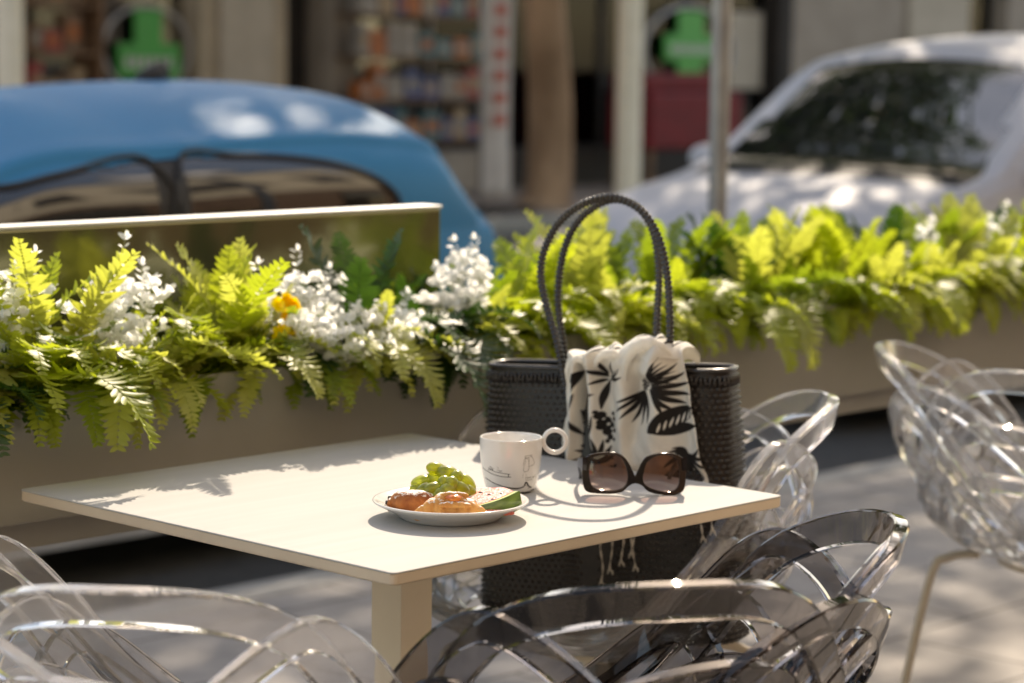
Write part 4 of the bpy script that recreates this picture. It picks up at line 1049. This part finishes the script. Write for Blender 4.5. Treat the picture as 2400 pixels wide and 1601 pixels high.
    for s in (-1, 1):
        for q in (0.46*L, 0.70*L):
            bevel_box('door_handle', q, q+0.17, s*(W*1.005), s*(W*1.005)+s*0.022 if s > 0 else s*(W*1.005)-0.022, 0.80, 0.835, m_body, t, 0.006) if s > 0 else bevel_box('door_handle', q, q+0.17, -W*1.005-0.022, -W*1.005, 0.80, 0.835, m_body, t, 0.006)
        blob('side_mirror', 0.06, 0.10, 0.065, m_body, t, None, (ws[0]+0.28, s*(W+0.09), belt+0.06))
        # lamps
        blob('headlight', 0.10, 0.15, 0.07, m_lamp, t, None, (0.14, s*(W-0.24), 0.62))
        blob('tail_light', 0.06, 0.07, 0.16, m_tail, t, None, (L-0.13, s*(W-0.22), 0.76))
        # sill strip; its pale tone stands for sunlit pavement reflected there
        bevel_box('sill_strip', 0.30*L, 0.70*L, s*W*0.99-0.012, s*W*0.99+0.012, 0.125, 0.185, m_sill, t, 0.006)
    v, f = tube_vf([(ws[1]+0.9, 0.0, float(np.interp(ws[1]+0.9, tx, tz))+0.015), (ws[1]+0.99, 0.0, float(np.interp(ws[1]+0.9, tx, tz))+0.05)], 0.03, 8); obj('roof_antenna', v, f, m_blacktrim, t, True)
    # interior seats, seen only as dark shapes from other sides
    for s in (-1, 1): bevel_box('wiper', ws[0]-0.02, ws[0]+0.02, s*0.35-0.28, s*0.35+0.28, belt+0.005+0.035, belt+0.06, m_blacktrim, t, 0.004)
    return t
def paint(name, c, c2, rough=0.28, metal=0.0):
    return simple(name, c, c2, 2.5, rough, metal=metal, spec=0.22)
m_blue = paint('blue_car_paint', (0.02, 0.21, 0.43), (0.018, 0.195, 0.40), 0.5, 0.0)
m_silver = paint('white_car_paint', (0.48, 0.475, 0.51), (0.46, 0.455, 0.49), 0.45)
m_blacktrim = simple('black_trim', (0.02, 0.018, 0.017), None, 20, 0.55)
m_tyre = simple('tyre_rubber', (0.02, 0.02, 0.02), None, 30, 0.85)
m_rim = simple('alloy_rim', (0.5, 0.5, 0.5), None, 10, 0.3, metal=0.9)
m_lamp = simple('headlight_glass', (0.6, 0.6, 0.62), None, 10, 0.08, coat=1.0)
m_tail = simple('tail_light_plastic', (0.35, 0.015, 0.012), None, 10, 0.12, coat=1.0)
m_sill = simple('sill_reflection_tone', (0.55, 0.57, 0.6), None, 10, 0.25, metal=0.3)
m_wglass = carglass('windscreen_glass', 0.20); m_sglass = carglass('side_glass', 0.07, (0.014, 0.011, 0.009))
RZ = -0.12
# blue car: near side at b = 2.95, tail at a = 3.30, heading towards -a
bw = 0.825; bl = 3.75; ba1 = 3.52; bb = 2.95 + bw
def bx(xp, yp, b=3.06):                                       # pixel on the near flank -> car-local (x, z)
    a, _, z = at_b(xp, yp, b); return (a - (ba1-bl), 0.88 + (z-RZ-0.88)*0.86)
W1 = [bx(-330, 420), bx(-100, 400), bx(0, 392), bx(120, 360), bx(322, 326), bx(322, 545), bx(-330, 560)]
WP = [bx(322, 326), bx(398, 322), bx(398, 545), bx(322, 545)]
W2 = [bx(398, 322), bx(520, 316), bx(640, 322), bx(740, 340), bx(820, 372), bx(868, 412), bx(884, 450), bx(880, 535), bx(398, 545)]
car('blue_car', S(ba1-bl, bb, RZ), ROT, 'light blue rounded hatchback parked behind the tall back panel', bl, bw,
    [(0, .52), (.06, .64), (.3, .78), (.95, .93), (1.35, 1.14), (1.75, 1.32), (2.2, 1.345), (2.6, 1.365), (2.95, 1.368), (3.20, 1.35), (3.34, 1.325), (3.39, 1.26), (3.61, .92), (3.70, .80), (3.75, .50)], 0.88, [W1, W2, WP], (0.98, 1.80), (3.30, 3.56), m_blue, m_wglass, m_sglass)
# white car: windscreen base at a = 6.4, heading towards -a
ww = 0.86; wl = 4.1; wa0 = 5.35; wb = 3.05 + ww
car('white_car', S(wa0, wb, RZ), ROT, 'white people carrier parked nose towards the blue hatchback', wl, ww,
    [(0, .58), (.06, .72), (.35, .86), (1.0, .985), (1.25, 1.14), (1.72, 1.48), (2.1, 1.575), (2.8, 1.60), (3.4, 1.56), (3.8, 1.45), (4.0, 1.0), (4.1, .6)], 0.95,
    [[(1.35, 1.02), (1.75, 1.40), (2.25, 1.46), (2.25, 1.02)], [(2.35, 1.02), (2.35, 1.47), (3.0, 1.46), (3.4, 1.36), (3.4, 1.04)]], (1.03, 1.72), (3.82, 3.98), m_silver, m_wglass, m_sglass, 0.5)

# ================================================================== POLES AND TREE TRUNKS
m_cream = simple('cream_pole_paint', (0.88, 0.80, 0.66), (0.80, 0.72, 0.58), 8, 0.5)
m_galv = simple('galvanised_steel', (0.34, 0.33, 0.32), (0.26, 0.25, 0.25), 12, 0.45, metal=0.5)
def pole(name, base, r, h, mat, label, cat, cap=True):
    t = thing(name, base, 0, label, cat)
    obj('shaft', *lathe_vf([(r, 0.05), (r, h)], 32), mat, t, True)
    obj('foot', *lathe_vf([(r*1.7, 0.0005), (r*1.7, 0.04), (r*1.05, 0.055), (r*1.003, 0.12)], 32), mat, t, True)
    obj('cap', *lathe_vf([(r*1.04, h-0.02), (r*1.04, h+0.01), (r*0.6, h+0.04), (0.0, h+0.05)], 32), mat, t, True)
    return t
def ground_at(x, b): a, _, _ = at_b(x, 700, b); return S(a, b, 0)
p = ground_at(1642, 2.02); w = 22*KD*p.y/FPX
sp_ = pole('sign_pole', p, w, 2.75, m_galv, 'grey steel sign pole on the kerb before the white car', 'pole')
m_signb = simple('sign_back', (0.30, 0.30, 0.31), None, 10, 0.5, metal=0.5)
vv, ff = lathe_vf([(0.0, -0.006), (0.29, -0.006), (0.30, 0.0), (0.29, 0.006), (0.0, 0.006)], 48); o = obj('round_sign', vv, ff, m_signb, sp_, True, (0, 0.06, 2.40)); o.rotation_euler = (PI/2, 0, ROT)
for x, lab, rpx in ((1435, 'cream post across the street beside the red shopfront', 29), (28, 'cream post across the street in front of the brown shop shelves', 32)):
    p = ground_at(x, 12.15); pole('street_post', p, rpx*KD*p.y/FPX, 4.2, m_cream, lab, 'post')

m_bark = simple('plane_tree_bark', (0.46, 0.29, 0.18), (0.20, 0.115, 0.065), 2.2, 0.9, bump=0.9, bscale=18, stretch=(1, 1, 0.5))
M_T = leaf_mat('plane_tree_leaf', (0.09, 0.14, 0.028), (0.04, 0.075, 0.014), 0.4, 0.5, 2)
def tree(base, r, h, cen, rad, nleaf, label, seed):
    t = thing('plane_tree', base, 0, label, 'tree'); r_ = np.random.default_rng(seed)
    P = [(0, 0, 0.0), (0.02, 0, 0.3), (-0.02, 0.02, h*0.4), (0.03, 0.0, h*0.8), (0.05, 0.02, h)]
    obj('trunk', *tube_vf(catmull(P, 6), [r*(1.25-0.25*min(1, i/3))*(1-0.3*i/24) for i in range(25)], 20), m_bark, t, True)
    tk = t.children[0] if t.children else [o for o in COL.objects if o.parent == t][0]
    for q in tk.data.vertices:
        q.co += Vector((q.co.x, q.co.y, 0))*(0.07*math.sin(3*math.atan2(q.co.y, q.co.x)+q.co.z*2.1) + 0.05*math.sin(5*math.atan2(q.co.y, q.co.x)-q.co.z*3.7)) + Vector((0.03*math.sin(q.co.z*1.9), 0, 0))
    br = []
    cl = []
    for k in range(9):
        az = k*2*PI/9 + r_.uniform(-.3, .3); tipv = Vector(cen) + Vector((math.cos(az)*rad*0.75, math.sin(az)*rad*0.75, r_.uniform(-0.5, 0.8)*rad*0.6)); p0 = Vector((0.05, 0.02, h*r_.uniform(0.8, 0.98)))
        Q = catmull([p0, p0.lerp(tipv, 0.4) + Vector((0, 0, 0.5)), tipv], 6); br.append(tube_vf(Q, [r*0.42*(1-0.85*i/(len(Q)-1)) for i in range(len(Q))], 7))
        for i in range(4, len(Q)): cl.append(Q[i])
    obj('limbs', *merge_vf(br), m_bark, t, True)
    for k in range(40):
        q = Vector((r_.normal(), r_.normal(), r_.normal()*0.7)); q *= rad*r_.uniform(0.25, 0.95)/max(q.length, .01); cl.append(Vector(cen)+q)
    V = []; F = []
    for k in range(nleaf):
        c = cl[r_.integers(len(cl))] + Vector((r_.normal(), r_.normal(), r_.normal()))*rad*0.16
        wp = Vector(base) + c; dd = (wp.z-0.9)/sd.z; gx = wp - sd*dd - Vector((CX, CY, 0))
        if -1.9 < gx.dot(AV) < 2.6 and -1.1 < gx.dot(BV) < 1.0: continue  # leaves that would shade the table and planters are left out
        D = Vector((r_.normal(), r_.normal(), r_.normal()-0.4)).normalized(); W_ = D.cross(Vector((r_.normal(), r_.normal(), r_.normal()))).normalized(); s = r_.uniform(0.09, 0.16)
        o = len(V); V += [c, c + D*s*0.5 + W_*s*0.55, c + D*s*1.1, c + D*s*0.5 - W_*s*0.55]; F.append((o, o+1, o+2, o+3))
    tag(obj('crown', V, F, M_T, t), kind='stuff')
    return t
p = ground_at(1247, 12.6)
tree(p, 62*KD*p.y/FPX/1.1, 4.2, (2.2, -3.9, 7.2), 3.3, 20000, 'thick trunked plane tree across the street beside the white banner', 3)
tree(ground_at(1247, 12.6) + AV*(-7.2), 0.26, 4.6, (3.6, -0.6, 8.0), 2.7, 17000, 'unseen plane tree added on the far pavement past the brown shop', 8)  # added out of view for windscreen reflection and shade on the blue car
tree(S(11.3, 1.75, 0), 0.17, 3.4, (-0.7, 0.4, 6.0), 3.0, 8000, 'plane tree on the near pavement casting dappled shade', 5)

# ================================================================== BUILDINGS
FB = 15.0
m_stone = simple('beige_stone', (0.50, 0.40, 0.29), (0.40, 0.315, 0.225), 3, 0.85, bump=0.3)
m_stone2 = simple('grey_stone', (0.36, 0.295, 0.24), (0.29, 0.235, 0.19), 3, 0.85, bump=0.3)
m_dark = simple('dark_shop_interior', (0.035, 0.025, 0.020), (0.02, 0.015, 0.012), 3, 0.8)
m_shelf = simple('brown_wood_shelf', (0.20, 0.105, 0.055), (0.12, 0.06, 0.03), 6, 0.6)
m_wallw = simple('pale_render', (0.50, 0.42, 0.335), (0.42, 0.35, 0.275), 4, 0.85)
m_sgl = carglass('shop_glass', 0.02, (0.02, 0.016, 0.013))
def shop_glass():
    m, n, b, o = new_mat('shop_window_pane'); n.nodes.remove(b)
    tp = n.nodes.new('ShaderNodeBsdfTransparent'); tp.inputs[0].default_value = (0.92, 0.93, 0.92, 1); gl = n.nodes.new('ShaderNodeBsdfGlossy'); gl.inputs['Roughness'].default_value = 0.02
    fr = n.nodes.new('ShaderNodeFresnel'); fr.inputs[0].default_value = 1.45; mx = n.nodes.new('ShaderNodeMixShader')
    n.links.new(fr.outputs[0], mx.inputs[0]); n.links.new(tp.outputs[0], mx.inputs[1]); n.links.new(gl.outputs[0], mx.inputs[2]); n.links.new(mx.outputs[0], o.inputs[0]); return m
m_pane = shop_glass()
bld = thing('shop_building', S(0, FB, 0), ROT, 'stone fronted row of dark shops across the street', 'building')
def fa(x): return at_b(x, 200, FB)[0]
def fa2(x): return at_b(x, 200, FB-0.45)[0]
def fz(x, y, b=FB): return at_b(x, y, b)[2]
AL, AR = fa(-700), fa(2900)
TOPZ = 3.3
def pier(x0, x1, mat, name='pier', d0=-0.12, d1=0.5, z0=0.0005, z1=TOPZ): return bevel_box(name, fa(x0), fa(x1), d0, d1, z0, z1, mat, bld, 0.02)
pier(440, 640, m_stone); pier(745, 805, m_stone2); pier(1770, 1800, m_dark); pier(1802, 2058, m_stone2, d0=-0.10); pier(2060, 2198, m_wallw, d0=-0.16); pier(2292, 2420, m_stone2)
pier(480, 602, m_wallw, 'pilaster', d0=-0.18, d1=-0.121)
pier(-700, -420, m_stone); pier(-120, -60, m_stone2); pier(2700, 2900, m_stone)
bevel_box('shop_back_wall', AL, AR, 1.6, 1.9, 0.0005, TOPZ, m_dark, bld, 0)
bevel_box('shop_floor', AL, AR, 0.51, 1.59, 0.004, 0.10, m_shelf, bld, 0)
bevel_box('fascia', AL, AR, -0.10, 1.9, TOPZ+0.001, TOPZ+0.55, m_stone2, bld, 0.02)
bevel_box('parapet', AL, AR, 0.02, 1.9, TOPZ+0.552, 4.35, m_stone, bld, 0.02)
def shopwin(x0, x1, riser, frame):
    a0, a1 = fa(x0), fa(x1); w_ = bevel_box('stall_riser', a0, a1, 0.02, 0.20, 0.0005, riser, frame, bld, 0.01)
    n = max(1, round((a1-a0)/1.4))
    for k in range(n):
        b0, b1 = a0+(a1-a0)*k/n, a0+(a1-a0)*(k+1)/n
        g = bevel_box('shop_window', b0+0.03, b1-0.03, 0.10, 0.108, riser+0.03, TOPZ-0.05, m_pane, bld, 0)
        bevel_box('window_frame', b0-0.03, b0+0.03, 0.06, 0.15, riser+0.002, TOPZ, frame, g, 0.005)
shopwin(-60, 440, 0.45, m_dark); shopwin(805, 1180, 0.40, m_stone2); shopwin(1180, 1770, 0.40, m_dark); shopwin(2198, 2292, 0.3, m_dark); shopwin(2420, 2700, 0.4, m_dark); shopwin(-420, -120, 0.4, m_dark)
dr = bevel_box('door', fa(642), fa(743), 0.25, 0.30, 0.101, 2.3, m_dark, bld, 0.01)
bevel_box('door_handle', fa(655), fa(658), 0.20, 0.249, 0.9, 1.3, m_galv, dr, 0.005)
bevel_box('roller_shutter_box', fa(642), fa(743), 0.0, 0.25, 2.32, TOPZ, m_stone2, bld, 0.01)
# shelves in the windows
for x0, x1 in ((62, 210), (812, 1110)):
    for k, z in enumerate((0.55, 0.95, 1.35, 1.75, 2.15)): bevel_box('shelf', fa2(x0), fa2(x1), -0.60, -0.19, z-0.03, z, m_shelf, bld, 0.005)
bevel_box('shelf_side', fa2(206), fa2(214), -0.62, -0.19, 0.0005, 2.4, m_shelf, bld, 0.005)
GC = {'blue': (0.03, 0.06, 0.22), 'orange': (0.50, 0.13, 0.02), 'white': (0.34, 0.29, 0.25), 'teal': (0.03, 0.15, 0.18), 'red': (0.34, 0.03, 0.03), 'brown': (0.20, 0.10, 0.05), 'tan': (0.42, 0.28, 0.16)}
GM = {k: simple('carton_' + k, c, tuple(x*0.5 for x in c), 9, 0.5) for k, c in GC.items()}
random.seed(5)
def goods(x0, x1, zs, cols, where, wmin, wmax):
    for z in zs:
        x = x0
        while x < x1-wmin:
            w_ = random.uniform(wmin, wmax); c = random.choice(cols); h = random.uniform(0.16, 0.34); a = fa2(x)
            t = thing('carton', S(a, FB-0.50, z), ROT, c + ' carton on the shelves ' + where, 'carton', c + ' cartons ' + where)
            ww_ = fa2(x+w_*0.9)-a
            bevel_box('carton_box', 0, ww_, 0, 0.14, 0.0008, h, GM[c], t, 0.004)
            bevel_box('carton_label', ww_*0.15, ww_*0.85, -0.003, -0.0006, h*0.3, h*0.7, GM[random.choice(['white', 'tan', 'orange'])], t, 0)
            x += w_
goods(818, 1105, (0.55, 0.95, 1.35, 1.75), ['blue', 'orange', 'white', 'teal', 'red', 'blue', 'tan'], 'of the colourful shop', 22, 48)
goods(66, 205, (0.95, 1.35, 1.75), ['brown', 'tan', 'red', 'brown'], 'of the brown shop', 26, 50)
# green cross signs in white rings
m_green = simple('green_sign_film', (0.03, 0.36, 0.05), (0.025, 0.31, 0.045), 6, 0.4)
m_ring = simple('white_sign_ring', (0.50, 0.47, 0.46), None, 6, 0.5)
def cross_sign(x, y, wpx, vert_w, v0, v1, h0, h1, ringr, lab):
    a, b, z = at_b(x, y, FB+0.02); s = at_b(x+100, y, FB+0.02)[0]-a; k = s/100; kz = (at_b(x, y-100, FB+0.02)[2]-z)/100
    t = thing('green_cross_sign', S(a, FB+0.02, 0), ROT, lab, 'sign', 'green cross signs on the shop windows')
    Z = lambda yy: z + (y-yy)*kz
    bevel_box('cross_upright', -vert_w/2*k, vert_w/2*k, -0.03, -0.01, Z(v1), Z(v0), m_green, t, 0.006)
    bevel_box('cross_bar', -wpx/2*k, wpx/2*k, -0.045, -0.005, Z(h1), Z(h0), m_green, t, 0.006)
    for i in range(6):                                          # unreadable pale lettering band
        xx = (-0.40+0.8*i/6)*wpx*k; bevel_box('lettering', xx, xx+0.095*wpx*k, -0.048, -0.0455, Z(h0+(h1-h0)*0.72), Z(h0+(h1-h0)*0.40), m_ring, t, 0.0)
    n = 60; P = [(ringr*k*math.cos(2*PI*i/n), 0.0, Z(y)+ringr*kz*1.0*math.sin(2*PI*i/n)) for i in range(n)]
    obj('sign_ring', *tube_vf(P, 5*kz, 8, closed=True), m_ring, t, True)
    bevel_box('sign_bracket', -0.03, 0.03, 0.0, 0.079, Z(y)-0.03, Z(y)+0.03, m_dark, t, 0.004)
cross_sign(337, 112, 140, 62, 22, 200, 100, 178, 98, 'green cross sign with a white ring above the blue car roof')
cross_sign(1582, 115, 118, 58, 25, 210, 80, 140, 100, 'green cross sign with a white ring behind the grey sign pole')
# poster, red awning box, banner
a, b, z = at_b(1728, 115, FB-0.02); t = thing('window_poster', S(a, FB+0.09, 0), ROT, 'plain white poster on the dark shop window', 'poster')
hw_ = (fa(1765)-fa(1692))/2; bevel_box('poster_sheet', -hw_, hw_, -0.012, -0.004, fz(1728, 205), fz(1728, 28), m_wallw, t, 0.002); bevel_box('poster_rail', -hw_-0.02, hw_+0.02, -0.02, -0.003, fz(1728, 26), fz(1728, 20), m_dark, t, 0.002)
m_red = simple('red_fabric', (0.19, 0.004, 0.008), (0.13, 0.003, 0.006), 6, 0.7)
a0, a1 = fa(1318), fa(1540); t = thing('red_display_stand', S((a0+a1)/2, FB-0.75, 0), ROT, 'red fabric covered display stand at the shop front', 'stand')
zt0, zt1 = fz(1430, 335), fz(1430, 165)
hw_ = (a1-a0)/2*0.96
bevel_box('red_cover', -hw_, hw_, -0.3, 0.3, zt0, zt1-0.2, m_red, t, 0.06, 4); bevel_box('red_hood', -hw_*0.98, hw_*0.55, -0.22, 0.28, zt1-0.199, zt1, m_red, t, 0.05, 4)
for sx in (-1, 1):
    for sy in (-1, 1): bevel_box('stand_leg', sx*hw_*0.9-0.03, sx*hw_*0.9+0.03, sy*0.24-0.03, sy*0.24+0.03, 0.0005, zt0-0.001, m_shelf, t, 0.005)
m_ban = simple('white_banner_cloth', (0.56, 0.50, 0.46), (0.48, 0.42, 0.39), 4, 0.7); m_bant = simple('banner_print', (0.50, 0.14, 0.10), None, 6, 0.7)
p = ground_at(1135, 12.35); t = thing('banner_flag', p, ROT, 'tall narrow white banner with red print beside the tree trunk', 'banner')
k = KD*p.y/FPX/math.cos(ROT)*1.0; V = []; nz = 24
for j in range(nz+1):
    z = 0.12 + 2.6*j/nz; hw_ = 34*k*(1-0.10*j/nz)
    for i in range(7): V.append((-hw_+2*hw_*i/6 + 0.02*j/nz, 0.03*math.sin(i*1.1+j*0.2), z))
o = obj('banner_cloth', V, grid_f(nz+1, 7), m_ban, t, True); md = o.modifiers.new('thick', 'SOLIDIFY'); md.thickness = 0.006
for j in range(7): bevel_box('banner_print', -14*k, 12*k, -0.046, -0.042, 0.75+j*0.19, 0.87+j*0.19, m_bant, t, 0)
obj('banner_mast', *tube_vf([(-36*k, 0, 0.02), (-34*k, 0, 2.8)], 0.014, 8), m_galv, t, True); bevel_box('banner_base', -0.3, 0.3, -0.2, 0.2, 0.0005, 0.05, m_dark, t, 0.01)

# unseen cafe facade behind the camera, set pale and close to bounce sunlight
m_cafe = simple('cream_render', (0.88, 0.77, 0.60), (0.84, 0.73, 0.56), 2, 0.85, bump=0.3)
cf = thing('cafe_building', S(0, -3.5, 0), ROT, 'unseen cream cafe building behind the terrace, shaped to bounce sunlight', 'building')
bevel_box('shopfront', -12, 12, -0.4, 0.0, 0.0005, 3.0, m_shelf, cf, 0); bevel_box('upper_wall', -12, 12, -0.4, 0.0, 3.001, 8.0, m_cafe, cf, 0); bevel_box('cornice', -12.1, 12.1, -0.4, 0.15, 8.001, 8.3, m_wallw, cf, 0.02)
for kx in range(-5, 6):
    g = bevel_box('window', kx*2.1-0.55, kx*2.1+0.55, 0.002, 0.03, 4.2, 6.2, m_sgl, cf, 0.004); bevel_box('window_sill', kx*2.1-0.65, kx*2.1+0.65, 0.002, 0.12, 4.1, 4.19, m_wallw, g, 0.005)
    if kx % 2: bevel_box('glazed_door', kx*2.1-0.7, kx*2.1+0.7, 0.002, 0.04, 0.02, 2.5, m_sgl, cf, 0.004)
